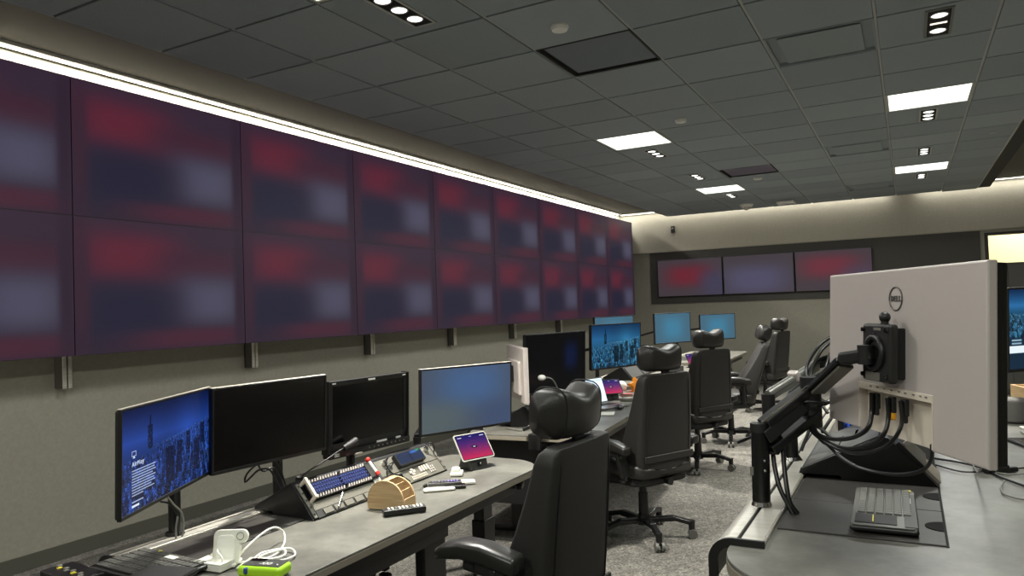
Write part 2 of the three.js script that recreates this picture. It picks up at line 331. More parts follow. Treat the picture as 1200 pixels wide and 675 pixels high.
{ const t = thing('dome_camera', 'pale domed device hanging from the far ceiling, left of the boxy one', 'camera', [-2.24, YC, -12.2]);
  part('mount', cyl(V(0, 0, 0), V(0, -0.04, 0), 0.11, 0.09, 24), M.white, t); part('dome', T(new THREE.SphereGeometry(0.055, 20, 10, 0, 7, Math.PI / 2, Math.PI / 2), 0, -0.04, 0), std(0xb9b4ac, 0.3), t); }
{ const t = thing('wireless_access_point', 'pale flat boxy device hanging from the far ceiling near the back wall', 'access point', [-1.63, YC, -12.2]);
  part('housing', box(0.27, 0.05, 0.27, 0, -0.03, 0, 0.02), M.white, t); part('bracket', box(0.12, 0.02, 0.06, 0.05, -0.062, 0), M.plaque, t); }
{ const t = thing('wall_sensor', 'small dark box fixed high on the back wall, left end', 'sensor', [-3.887, 1.403 + EYE, ZB]);
  part('housing', box(0.07, 0.13, 0.05, 0, 0, 0.025, 0.006), M.dark, t); part('lens', cyl(V(0, 0.02, 0.05), V(0, 0.02, 0.056), 0.018, 0.018, 16), M.gloss, t); }
// wall washers in the upper ceiling
function cove(label, pos, len, along, power) {
  const t = thing('wall_washer', label, 'strip light', pos, along === 'x' ? Math.PI / 2 : 0);
  part('housing', [box(0.012, 0.022, len, -0.036, -0.011, 0), box(0.012, 0.022, len, 0.036, -0.011, 0)], M.white, t);
  part('diffuser', box(0.06, 0.006, len, 0, -0.006, 0), glow(0xfff3d2, 1.6), t);
  areaDown(t, 0xfffaf2, power, 0.06, len, -0.012);
}
cove('long strip light washing the left wall above the video wall', [XL + 0.07, YU, -5.9], 15.2, 'z', COVE_LEFT);
cove('strip light washing the back wall, left run above the red screens', [-2.55, YU, ZB + 0.09], 4.7, 'x', COVE_BACK);
cove('strip light washing the back wall, right run above the window', [1.72, YU, ZB + 0.09], 3.0, 'x', COVE_BACK);

// ---------------------------------------------------------------- video wall and its rails
for (const [k, z] of [-2.8, -4.36, -5.9, -7.45, -9.0, -10.55].entries()) {
  const t = thing('mounting_rail', ['silver upright rail below the video wall, nearest the viewer', 'second silver upright rail below the video wall from the left', 'third silver upright rail below the video wall, above the broadcast monitor'][k] || ['fourth silver rail below the video wall, above the soft blue monitor', 'fifth silver rail below the video wall, before its far end', 'farthest silver rail below the far end of the video wall'][k - 3], 'wall rail', [XL, 0, z]);
  const y0 = EYE - 0.42, y1 = EYE + 1.45, yc = (y0 + y1) / 2, h = y1 - y0;
  part('channel', [box(0.09, h, 0.012, 0.045, yc, 0.024), box(0.09, h, 0.012, 0.045, yc, -0.024), box(0.012, h, 0.06, 0.006, yc, 0)], std(0x4a463f, 0.5, 0.4), t);
  part('face', [box(0.008, h, 0.026, 0.093, yc, 0.017, 0.002), box(0.008, h, 0.026, 0.093, yc, -0.017, 0.002)], M.alu, t);
}
{
  const NAVY = [44, 40, 58], vw = thing('video_wall', 'big wall of screens showing dark red and purple panels along the left wall', 'video wall', [XL + 0.1, 0, 0]);
  const x0 = 0.15, yb = EYE - 0.2, ph = 0.885, pw = 1.335;
  const variant = (q) => softTex(128, 80, (u, v) => [56 + 8 * v, 46 + 3 * v, 60 + 6 * v], [
    [0.26 + q * 0.03, 0.72, 0.30, 0.20, 106, 44, 62], [0.72, 0.68, 0.3, 0.12, 74, 44, 60], [0.76, 0.38, 0.24, 0.21, 88, 86, 108], [0.28, 0.3, 0.3, 0.24, 44, 42, 64],
    [0.66, 0.08, 0.4, 0.08, 82, 46, 62], [0.03, 0.5, 0.05, 0.5, 66, 44, 60], [0.97, 0.5, 0.04, 0.6, 56, 42, 58]]);
  const mats = [0, 1, 2].map((q) => screenMat(variant(q), 0.62, 0.5));
  part('backing_frame', [box(0.06, ph * 2, 11.98, 0.03, yb + ph, -1.37 - 5.34 - 1.0)], M.matte, vw);
  const bez = clean([box(0.13, 0.006, pw - 0.004, 0.03, ph / 2 - 0.003, 0), box(0.13, 0.006, pw - 0.004, 0.03, -ph / 2 + 0.003, 0), box(0.13, ph - 0.012, 0.006, 0.03, 0, pw / 2 - 0.005), box(0.13, ph - 0.012, 0.006, 0.03, 0, -pw / 2 + 0.005), box(0.05, ph - 0.01, pw - 0.01, 0, 0, 0)]);
  const scr = new THREE.PlaneGeometry(pw - 0.006, ph - 0.004).rotateY(Math.PI / 2);
  for (let r = 0; r < 2; r++) for (let k = 0; k < 9; k++) {
    const p = part('display_panel', bez, M.black, vw, true); p.position.set(x0, yb + ph * (r + 0.5), -1.37 - pw * (k + 0.5));
    const s = part('screen', scr, mats[(k + r * 2) % 3], p, true); s.position.x = 0.0965;
  }
  const l = new THREE.RectAreaLight(0x9a5a86, 0.05, 12, 1.7); l.position.set(0.3, yb + ph, -7.4); l.rotation.y = -Math.PI / 2 + Math.PI; l.rotation.y = Math.PI / 2 + Math.PI; vw.add(l);
}
{
  const bw = thing('video_wall', 'red and purple screens on the back wall behind the far desks', 'video wall', [-2.35, 0, ZB + 0.03]);
  const mk = (b) => screenMat(softTex(96, 64, () => [70, 62, 68], b), 0.75, 0.5);
  const mats = [mk([[0.5, 0.55, 0.38, 0.3, 112, 42, 54], [0.95, 0.3, 0.3, 0.4, 70, 66, 88]]), mk([[0.45, 0.35, 0.5, 0.4, 84, 80, 106]]), mk([[0.45, 0.6, 0.42, 0.3, 112, 50, 62], [0.9, 0.3, 0.3, 0.3, 80, 66, 84]])];
  for (let k = 0; k < 3; k++) {
    const p = part('display_panel', [box(1.22, 0.7, 0.05, -1.24 + k * 1.24, EYE + 0.47, 0.045, 0.006)], M.black, bw);
    const s = part('screen', new THREE.PlaneGeometry(1.2, 0.68), mats[k], p, true); s.position.set(-1.24 + k * 1.24, EYE + 0.47, 0.0708);
  }
}

{ const t = thing('tall_cabinet', 'dark tall cabinet standing in front of the bright window', 'cabinet', [1.33, 0, ZB + 0.35]);
  part('body', box(0.46, 1.96, 0.4, 0, 0.99, 0, 0.004), std(0x4c4b45, 0.6), t); part('plinth', box(0.44, 0.05, 0.38, 0, 0.025, 0), M.black, t);
  for (const s of [-1, 1]) { const d = part('door', box(0.222, 1.86, 0.018, s * 0.114, 1.0, 0.208, 0.003), std(0x504f49, 0.6), t); part('handle', box(0.012, 0.16, 0.02, s * 0.02, 1.05, 0.224, 0.004), M.panelGrey, d); } }

// ---------------------------------------------------------------- consoles (desks): local x from rear rail to operator, z from near end to far end (negative)
function makeDesk(label, pos, turn, D, L, H, lidW, lids, opt = {}) {
  const t = thing('console_desk', label, 'desk', pos, turn);
  const R = opt.R || 0.2, s = new THREE.Shape(), b = 0.004;
  s.moveTo(R + 0.042, 0); s.lineTo(D - R, 0); s.absarc(D - R, R, R, -Math.PI / 2, 0); s.lineTo(D, L - R); s.absarc(D - R, L - R, R, 0, Math.PI / 2);
  s.lineTo(R + 0.042, L); s.absarc(R + 0.042, L - R, R, Math.PI / 2, Math.PI); s.lineTo(0.042, R); s.absarc(R + 0.042, R, R, Math.PI, 1.5 * Math.PI);
  part('worktop', T(flat(ext(s, 0.006, 0.002, 12)), 0, H - 0.008, 0), M.top, t);
  part('edge_band', T(flat(ext(s, 0.02, 0.003, 12)), 0, H - 0.031, 0), M.edgeBand, t);
  // rear rail: satin aluminium, two strips with a slot, curling down at the back
  const a = opt.railIn ?? 0.2, z0 = -a, z1 = -(L - a), Lr = z0 - z1;
  const curl = (o, x1, y1) => { const c = new THREE.Shape(), r = 0.05 + o; c.moveTo(x1, 0.012 + o); c.lineTo(0.044, 0.012 + o); c.absarc(0.044, -0.038, r, Math.PI / 2, Math.PI); c.lineTo(-0.006 - o, y1); c.lineTo(0.002 + o * 3, y1); c.lineTo(0.002 + o * 3, -0.038); c.absarc(0.044, -0.038, 0.042 - o * 3, Math.PI, Math.PI / 2, true); c.lineTo(x1, 0.004 - o * 3); return c; };
  const p1 = curl(0, 0.052, -0.085);
  part('rear_rail', [T(ext(p1, Lr, 0), 0, H, z1), T(box(0.052, 0.009, Lr, 0.086, 0.0065, 0, 0.002), 0, H, (z0 + z1) / 2), T(box(0.003, 0.004, Lr, 0.108, 0.012, 0), 0, H, (z0 + z1) / 2)], M.alu, t);
  part('rail_slot', box(0.01, 0.006, Lr - 0.01, 0.056, H + 0.004, (z0 + z1) / 2), M.matte, t);
  const cap = curl(0.003, 0.114, -0.09);
  for (const z of [z0, z1 - 0.008]) part('rail_end_cap', T(ext(cap, 0.008, 0), 0, H, z), M.black, t);
  for (const [za, zb] of lids) {
    const w = lidW - 0.114, m = part('cable_lid', box(w - 0.004, 0.006, za - zb - 0.004, 0.114 + w / 2, H + 0.001, (za + zb) / 2, 0.0015, 1), M.lid, t);
    part('cable_notch', T(new THREE.CylinderGeometry(0.03, 0.03, 0.002, 20, 1, false, Math.PI, Math.PI).scale(1.25, 1, 1.25), lidW - 0.003, H + 0.0046, (za + zb) / 2), M.void, m);
  }
  part('lid_gap', box(0.006, 0.002, lids[0][0] - lids[lids.length - 1][1], lidW, H + 0.0007, (lids[0][0] + lids[lids.length - 1][1]) / 2), M.matte, t);
  // frame under the top
  part('frame', [box(0.05, 0.07, L - 0.5, D - 0.09, H - 0.07, -L / 2, 0.004), box(0.05, 0.07, L - 0.5, 0.1, H - 0.07, -L / 2, 0.004), ...[-0.35, -L / 2, -(L - 0.35)].map((z) => box(D - 0.2, 0.06, 0.05, D / 2, H - 0.07, z, 0.004))], M.black, t);
  if (opt.apron) part('apron', box(0.018, 0.11, opt.apron[0] - opt.apron[1], D - 0.075, H - 0.09, (opt.apron[0] + opt.apron[1]) / 2, 0.003), M.black, t);
  for (const z of opt.legs || [-0.45, -(L - 0.3)]) {
    for (const x of [0.22, D - 0.26]) {
      const l = part('leg', [box(0.06, H - 0.34, 0.09, x, (H - 0.34) / 2 + 0.28, z, 0.006)], M.satin, t);
      part('leg_sleeve', box(0.075, 0.46, 0.105, x, 0.26, z, 0.006), M.black, l);
    }
    part('foot', box(D - 0.12, 0.035, 0.09, D / 2 - 0.02, 0.02, z, 0.01), M.black, t);
  }
  if (opt.bracket) part('bracket', box(0.05, H - 0.05 - 0.36, 0.16, D - 0.17, (H - 0.05 + 0.36) / 2, opt.bracket, 0.01), M.black, t);
  part('modesty_panel', box(0.012, 0.3, L - 0.7, 0.14, H - 0.21, -L / 2), M.black, t);
  if (opt.endPanel) part('end_panel', box(D - 0.1, opt.endPanel, 0.02, D / 2, H - 0.034 - opt.endPanel / 2, -0.09), M.black, t);
  return t;
}
const desk1 = makeDesk('near left console desk with wooden organiser, remote and blue patch panel on it', [-2.459, 0, -1.22], 0, 0.785, 2.2, 0.74, 0.345, [[-0.4, -0.66], [-0.66, -0.9], [-0.9, -1.5]], { railIn: 0.3, apron: [-0.1, -1.35], bracket: -1.36, legs: [-0.35, -1.95], R: 0.22 });
const desk2 = makeDesk('second left console desk behind the nearest chair, with the open laptop on it', [-2.62, 0, -4.02], 0.09, 0.9, 2.3, 0.74, 0.345, [[-0.4, -0.7], [-0.7, -1.0]], { endPanel: 0.42, R: 0.12, railIn: 0.14 });
const desk3 = makeDesk('third left console desk with a lone red tablet, behind the second chair', [-3.02, 0, -6.75], 0.06, 0.9, 2.4, 0.74, 0.345, [[-0.4, -0.7], [-0.7, -1.0]], {});
const desk4 = makeDesk('farthest left console desk by the back wall', [-3.08, 0, -9.6], 0.03, 0.9, 2.3, 0.74, 0.345, [[-0.4, -0.7], [-0.7, -1.0]], { endPanel: 0 });
const deskR = makeDesk('near right console desk with grey rail edge and small keyboard on it', [-0.411, 0, -1.44], 0, 1.15, 2.9, 1.0, 0.462, [[-0.365, -0.645], [-0.645, -0.93], [-0.93, -1.2]], { railIn: 0.22, R: 0.2, legs: [-0.45, -2.4] });
// control paddle under the near left desk edge
{ const t = thing('height_control', 'small grey desk height paddle hanging under the far corner of the near left desk', 'switch', [-1.73, 0.665, -3.2], 0.35);
  part('housing', box(0.025, 0.028, 0.1, 0, 0, 0, 0.008), M.plastic, t); part('bracket', box(0.02, 0.05, 0.03, -0.01, 0.02, 0), M.black, t); part('faceplate', box(0.004, 0.02, 0.08, 0.014, 0, 0, 0.002), M.panelGrey, t); }
// cable spine hanging below the near left desk
{ const t = thing('cable_spine', 'black jointed cable chain hanging under the near left desk', 'cable spine', [-2.05, 0, -2.38]);
  for (const s of [0, 0.09]) for (let k = 0; k < 14; k++) { const y = 0.6 - k * 0.045, x = 0.06 * Math.sin(k / 13 * 3.0); part('link', box(0.05, 0.034, 0.036, x, y, -s, 0.008), M.plastic, t); } }

// ---------------------------------------------------------------- sloped turrets standing on the lids
function makeTurret(label, pos, turn, L, opt = {}) {
  const t = thing('equipment_turret', label, 'equipment housing', pos, turn);
  const s = new THREE.Shape([[0.115, 0], [0.36, 0], [0.24, 0.128], [0.222, 0.13], [0.004, 0.026], [0, 0.014], [0.115, 0.014]].map((p) => new THREE.Vector2(...p)));
  part('housing', T(ext(s, L - 0.02, 0), 0, 0, -L + 0.01), M.dark, t);
  for (const z of [0.0, -L]) part('end_panel', T(ext(s, 0.01, 0.002), 0, 0, z - (z ? 0 : 0.01)), M.satin, t);
  part('rear_slope', beam(V(0.012, 0.03, -L / 2), V(0.215, 0.131, -L / 2), L - 0.02, 0.004, 0.001), opt.slopeMat || M.dark, t);
  return t;
}
// a frame on the turret's front slope: u along the desk (towards the far end), v up the slope, n outwards
const slope = (parent, name) => { const g = new THREE.Group(); if (name) g.name = name; return g; };
const SD = V(-0.12, 0.128, 0).normalize(), SN = V(0.128, 0.12, 0).normalize();
function onSlope(geo) {                                          // geo built with x = u, y = v, z = n
  return geo.applyMatrix4(new THREE.Matrix4().makeBasis(V(0, 0, -1), SD, SN).setPosition(0.36, 0, 0));
}
const SB = (w, h, d, u, v, n, r = 0) => onSlope(box(w, h, d, u, v, n, r));
const tur1 = makeTurret('long black turret on the near left desk, holding the blue patch panel', [-2.392, 0.742, -2.128], 0, 0.93); tur1.scale.x = 0.9;
{
  const t = tur1;
  for (const u of [0.012, 0.918]) part('side_rail', SB(0.014, 0.165, 0.006, u, 0.087, 0.006), M.panelGrey, t);
  part('mullion', [SB(0.02, 0.165, 0.007, 0.465, 0.087, 0.006)], M.panelDark, t);
  for (const u of [0.012, 0.918]) for (let k = 0; k < 5; k++) part('screw', onSlope(T(new THREE.CylinderGeometry(0.004, 0.004, 0.004, 8).rotateX(Math.PI / 2), u, 0.02 + k * 0.034, 0.01)), M.dark, t);
  // lower left: blank panel and five-module plate
  part('blank_panel', SB(0.43, 0.036, 0.006, 0.238, 0.052, 0.006, 0.001), M.panelGrey, t);
  const c = part('connector_plate', SB(0.43, 0.034, 0.006, 0.238, 0.016, 0.006, 0.001), M.panelDark, t);
  for (let k = 0; k < 6; k++) part('module', SB(0.05, 0.025, 0.006, 0.085 + k * 0.062, 0.017, 0.011, 0.001), M.panelGrey, c);
  // patch panel with two handles, hole bars and blue jacks
  const p = part('patch_panel', SB(0.41, 0.086, 0.02, 0.24, 0.118, 0.012, 0.002), M.satin, t);
  part('handle', [SB(0.014, 0.1, 0.014, 0.03, 0.118, 0.045, 0.003), SB(0.012, 0.012, 0.04, 0.03, 0.16, 0.025), SB(0.012, 0.012, 0.04, 0.03, 0.076, 0.025)], M.silverLight, p);
  const stripes = [], bays = [];
  for (const v of [0.155, 0.083]) for (let k = 0; k < 22; k++) { if (k === 11) continue; stripes.push(onSlope(box(0.0045, 0.015, 0.008, 0, 0, 0).rotateZ(-0.5).translate(0.06 + k * 0.0155, v, 0.025))); }
  part('cable_comb', stripes, M.silver, p).userData = { kind: 'stuff' };
  for (const [u, w] of [[0.135, 0.155], [0.302, 0.155]]) bays.push(SB(w, 0.05, 0.006, u, 0.119, 0.024));
  bays.forEach((q) => part('jack_field', q, M.blueJack, p));
  const jk = []; for (let r = 0; r < 3; r++) for (let k = 0; k < 24; k++) jk.push(SB(0.0055, 0.006, 0.004, 0.066 + k * 0.0137, 0.103 + r * 0.016, 0.028));
  part('jack', jk, std(0x32427c, 0.4), p).userData = { kind: 'stuff' };
  part('label_end', SB(0.035, 0.07, 0.006, 0.412, 0.119, 0.024), M.panelDark, p);
  // right half: display module above, key panel below
  const d = part('display_panel', SB(0.43, 0.086, 0.006, 0.69, 0.118, 0.006, 0.001), M.panelGrey, t);
  part('display_housing', SB(0.2, 0.07, 0.03, 0.7, 0.12, 0.02, 0.004), M.plastic, d);
  const scr = new THREE.PlaneGeometry(0.19, 0.058); onSlope(T(scr, 0.7, 0.121, 0.0356));
  part('screen', scr, screenMat(softTex(64, 24, () => [38, 52, 84], [[0.5, 0.5, 0.02, 0.6, 16, 22, 40], [0.7, 0.82, 0.16, 0.12, 70, 120, 210], [0.88, 0.9, 0.08, 0.07, 60, 190, 80]]), 0.9, 0.3), d, true);
  [[0.53, 0.135], [0.54, 0.1], [0.86, 0.14]].forEach(([u, v]) => part('connector', onSlope(T(new THREE.CylinderGeometry(0.013, 0.014, 0.02, 14).rotateX(Math.PI / 2), u, v, 0.016)), M.chrome, d));
  const k2 = part('key_panel', SB(0.43, 0.07, 0.006, 0.69, 0.036, 0.006, 0.001), M.panelGrey, t);
  part('small_display', SB(0.045, 0.032, 0.006, 0.575, 0.045, 0.01), M.offScreen, k2);
  for (let k = 0; k < 4; k++) part('key', SB(0.012, 0.03, 0.008, 0.735 + k * 0.02, 0.05, 0.012, 0.002), M.silverLight, k2);
  for (const [u, v] of [[0.66, 0.05], [0.685, 0.05], [0.6725, 0.063], [0.6725, 0.037]]) part('key', SB(0.018, 0.012, 0.008, u, v, 0.012, 0.002), M.silverLight, k2);
  for (let r = 0; r < 2; r++) for (let k = 0; k < 10; k++) part('key', SB(0.008, 0.007, 0.006, 0.65 + k * 0.012, 0.012 + r * 0.011, 0.011), M.silverLight, k2);
  for (let r = 0; r < 3; r++) for (let k = 0; k < 3; k++) part('key', SB(0.01, 0.008, 0.006, 0.8 + k * 0.016, 0.02 + r * 0.013, 0.011), M.silver, k2);
}
const cable = (label, pts, r = 0.004, mat = M.cable, group, seg) => single('cable', label, 'cable', tube(pts, r, seg), mat, null, group);
{ // short loops plugged into the front of the turret
  const q = (u, v, n) => V(0.36, 0, 0).add(V(0, 0, -u)).addScaledVector(SD, v).addScaledVector(SN, n).multiply(V(0.9, 1, 1)).add(V(-2.392, 0.742, -2.128));
  cable('short black loop plugged in at the middle of the near turret', [q(0.53, 0.135, 0.03), q(0.53, 0.14, 0.06), q(0.49, 0.12, 0.06), q(0.5, 0.07, 0.045), q(0.56, 0.03, 0.04), q(0.6, 0.0, 0.03)], 0.003);
  cable('second short black loop on the near turret, left of the small screen', [q(0.54, 0.1, 0.03), q(0.535, 0.105, 0.06), q(0.5, 0.1, 0.05), q(0.48, 0.07, 0.035), q(0.49, 0.04, 0.02)], 0.003);
  cable('short dark loop plugged in right of the small turret screen', [q(0.86, 0.14, 0.03), q(0.88, 0.15, 0.05), q(0.895, 0.13, 0.045), q(0.9, 0.105, 0.014)], 0.003);
  const t = thing('test_plug', 'pale plug with bright red tip standing in the near turret', 'plug', [0, 0, 0]);
  part('body', cyl(q(0.435, 0.09, 0.03), q(0.43, 0.165, 0.03), 0.008, 0.007, 12), M.white, t); part('tip', T(new THREE.SphereGeometry(0.012, 14, 10), ...q(0.43, 0.17, 0.03).toArray()), M.red, t); part('collar', cyl(q(0.436, 0.085, 0.03), q(0.4355, 0.1, 0.03), 0.011, 0.011, 12), M.red, t);
  const n = thing('note_card', 'white card tucked beside the blue patch panel', 'card', [0, 0, 0]);
  const g = clean(SB(0.045, 0.05, 0.0015, 0.43, 0.058, 0.0115)); g.scale(0.9, 1, 1).translate(-2.392, 0.742, -2.128); part('card', g, M.paper, n);
  const pen = thing('stylus', 'silver pen leaning on the sloped panel below the blue jacks', 'pen', [0, 0, 0]);
  part('barrel', cyl(q(0.135, 0.012, 0.02), q(0.19, 0.062, 0.026), 0.004, 0.0045, 10), M.chrome, pen); part('tip', cyl(q(0.127, 0.005, 0.019), q(0.135, 0.012, 0.02), 0.0012, 0.004, 10), M.dark, pen);
}
{ // gooseneck microphone in front of the broadcast monitor
  const t = thing('gooseneck_microphone', 'dark gooseneck microphone rising from the near turret to below the broadcast monitor', 'microphone', [0, 0, 0]);
  part('base', cyl(V(-2.215, 0.868, -2.2), V(-2.21, 0.885, -2.2), 0.016, 0.014), M.black, t);
  part('gooseneck', tube([V(-2.21, 0.88, -2.2), V(-2.2, 0.895, -2.22), V(-2.2, 0.925, -2.34), V(-2.2, 0.96, -2.47)], 0.0035), M.black, t);
  part('head', cyl(V(-2.2, 0.955, -2.455), V(-2.195, 0.972, -2.53), 0.012, 0.02, 16), M.dark, t);
}

// ---------------------------------------------------------------- monitors; the screen looks along local +z
const BZ = 0.008;
function makeMonitor(label, p, w, h, opt = {}) {
  const t = thing('monitor', label, 'monitor', [p[0], p[1] + EYE, p[2]]); t.rotation.set(-(p[4] || 0), p[3], 0, 'YXZ');
  const d = opt.d || 0.04, bz = opt.bezel || BZ;
  if (!opt.noBack) part('rear_housing', [box(w - 0.006, h - 0.006, d * 0.5, 0, 0, -d * 0.3, 0.006), box(w * 0.7, h * 0.62, d * 0.6, 0, -h * 0.06, -d * 0.72, 0.012)], opt.back || M.dark, t);
  part('bezel', [box(w, bz, d * 0.5, 0, h / 2 - bz / 2, 0.001, 0.002), box(w, opt.chin || bz * 1.6, d * 0.5, 0, -h / 2 + (opt.chin || bz * 1.6) / 2, 0.001, 0.002), box(bz, h - 0.01, d * 0.5, w / 2 - bz / 2, 0, 0.001, 0.002), box(bz, h - 0.01, d * 0.5, -w / 2 + bz / 2, 0, 0.001, 0.002)], opt.frame || M.black, t);
  const g = new THREE.PlaneGeometry(w - bz * 1.6, h - bz * 2.2); g.translate(0, (opt.chin || 0) / 2.4, d * 0.25 - 0.002);
  part('screen', g, opt.screen || M.offScreen, t, true);
  if (opt.lip) part('top_edge', box(w, 0.0016, d * 0.4, 0, h / 2 + 0.0008, 0), M.silverLight, t);
  return t;
}
const cityAir = canvasTex(640, 360, (g, w, h) => {
  cityPicture(g, w, h, BLUE); g.fillStyle = '#d6e4ff'; g.strokeStyle = '#d6e4ff';
  g.lineWidth = 2; g.strokeRect(62, 148, 24, 16); g.beginPath(); g.moveTo(66, 172); g.lineTo(82, 172); g.lineTo(74, 162); g.fill();
  g.font = 'bold 22px sans-serif'; g.fillText('AirPlay', 62, 200); g.fillStyle = 'rgba(200,216,255,0.8)';
  for (let k = 0; k < 10; k++) g.fillRect(62, 214 + k * 9.5, [150, 142, 150, 130, 148, 138, 146, 120, 140, 70][k], 4.5);
  g.fillRect(62, 322, 70, 5); g.fillStyle = '#e8f0ff'; g.fillRect(62, 335, 44, 8);
});
const L1 = makeMonitor('leftmost monitor showing a blue night city picture', [-2.107, -0.403, -1.536, 2.062, -0.023], 0.602, 0.314, { screen: screenMat(cityAir, 0.8), lip: true, d: 0.026, bezel: 0.007 });
const L2 = makeMonitor('wide switched off black monitor, second from the left', [-2.196, -0.406, -2.048, 1.47, -0.051], 0.529, 0.314, { screen: M.offScreenWarm, lip: true });
const L3 = makeMonitor('thick framed black broadcast monitor with buttons along its lower edge', [-2.236, -0.453, -2.666, 1.45, -0.04], 0.49, 0.318, { bezel: 0.022, chin: 0.04, d: 0.06 });
{
  const t = L3;
  for (const s of [-1, 1]) part('side_flange', box(0.01, 0.325, 0.045, s * 0.249, 0, 0, 0.002), M.satin, t);
  part('control_strip', box(0.5, 0.028, 0.05, -0.002, -0.165, 0.008, 0.003), M.satin, t);
  for (let k = 0; k < 9; k++) part('button', T(new THREE.CylinderGeometry(0.0035, 0.0035, 0.004, 10).rotateX(Math.PI / 2), -0.02 + k * 0.028, -0.163, 0.034), M.panelGrey, t);
  for (const [w, h, x, y, z] of [[0.064, 0.01, 0.07, -0.148, 0.02], [0.03, 0.011, 0.18, -0.149, 0.02], [0.043, 0.008, 0.01, 0.149, 0.016], [0.02, 0.005, -0.215, 0.149, 0.016], [0.02, 0.005, 0.224, 0.149, 0.016]]) part('label_plate', box(w, h, 0.003, x, y, z), M.white, t);
  for (const y of [-0.16, -0.168]) part('badge_line', box(0.026, 0.0045, 0.003, -0.215, y, 0.034), M.white, t);
  part('hand_grip', box(0.043, 0.011, 0.02, -0.086, -0.178, 0.026, 0.004), M.silverLight, t);
}
const blueSoft = screenMat(softTex(64, 40, () => [80, 90, 106], [[0.55, 0.7, 0.4, 0.4, 76, 104, 146], [0.1, 0.2, 0.4, 0.3, 92, 104, 108], [0.9, 0.15, 0.3, 0.3, 72, 86, 116]]), 0.75);
const L4 = makeMonitor('fourth monitor, glowing soft blue, right of the broadcast monitor', [-2.214, -0.494, -3.5, 1.146, -0.053], 0.615, 0.365, { screen: blueSoft, lip: true });
const G1 = makeMonitor('monitor turned away so its pale silver back shows left of the nearest headrest', [-2.37, -0.44, -4.41, 2.25, 0], 0.615, 0.365, { back: M.silver, frame: M.silver });
const D2a = makeMonitor('big dark monitor on the second desk beside the silver backed one', [-2.327, -0.41, -4.925, 1.265, -0.05], 0.66, 0.44, { screen: screenMat(softTex(96, 64, () => [10, 11, 15], [[0.75, 0.6, 0.12, 0.25, 14, 26, 60], [0.2, 0.25, 0.3, 0.12, 24, 20, 20]]), 0.7) });
const teal = canvasTex(512, 288, (g, w, h) => cityPicture(g, w, h, TEAL));
const D2c = makeMonitor('monitor with a bright teal city picture beside the second chair headrest', [-2.1, -0.33, -5.6, 1.2, -0.04], 0.6, 0.36, { screen: screenMat(teal, 1.15) });
const tealSoft = screenMat(softTex(64, 40, () => [74, 108, 128], [[0.5, 0.5, 0.3, 0.4, 70, 130, 160]]), 0.8);
const D3a = makeMonitor('teal monitor above the third desk, directly right of the bright city picture', [-2.75, -0.3, -7.3, 1.2, 0], 0.615, 0.365, { screen: tealSoft });
const D3b = makeMonitor('teal monitor above the third desk, over the second chair headrest', [-2.5, -0.3, -8.6, 1.1, 0], 0.615, 0.365, { screen: tealSoft });
const D4a = makeMonitor('farthest teal monitor above the last desk, over the third chair headrest', [-2.4, -0.36, -10.5, 0.9, 0], 0.615, 0.365, { screen: tealSoft });

// arms carrying the monitors
function makeArm(label, base, top, elbow, tip, opt = {}) {
  const t = thing('monitor_stand', label, 'monitor stand', [0, 0, 0]);
  const r = opt.r || 0.022;
  part('clamp_base', [cyl(V(base.x, base.y, base.z), V(base.x, base.y + 0.012, base.z), 0.034, 0.032, 20)], opt.baseMat || M.dark, t);
  part('pole', cyl(V(base.x, base.y + 0.01, base.z), top, r, r, 20), M.satin, t);
  part('lower_arm', opt.twin ? [beam(top.clone().add(V(0, 0.012, 0)), elbow.clone().add(V(0, 0.03, 0)), 0.05, 0.018), beam(top.clone().add(V(0, -0.03, 0)), elbow.clone().add(V(0, -0.012, 0)), 0.05, 0.02)] : beam(top, elbow, 0.04, 0.035, 0.01), M.satin, t);
  part('elbow', cyl(elbow.clone().add(V(0, -0.05, 0)), elbow.clone().add(V(0, 0.05, 0)), 0.024, 0.024, 18), M.black, t);
  part('upper_arm', beam(elbow, tip, 0.042, 0.024, 0.006), opt.upper || M.satin, t);
  if (opt.dir) part('mount_plate', beam(tip.clone(), tip.clone().addScaledVector(opt.dir, opt.plate || 0.03), 0.11, 0.11, 0.006), M.black, t);
  return t;
}
const nrm = (yaw) => V(Math.sin(yaw), 0, Math.cos(yaw));
function backOf(p, off) { return W(p[0], p[1], p[2]).addScaledVector(nrm(p[3]), -off); }
const RY = 0.752;                                                 // top of the left rails
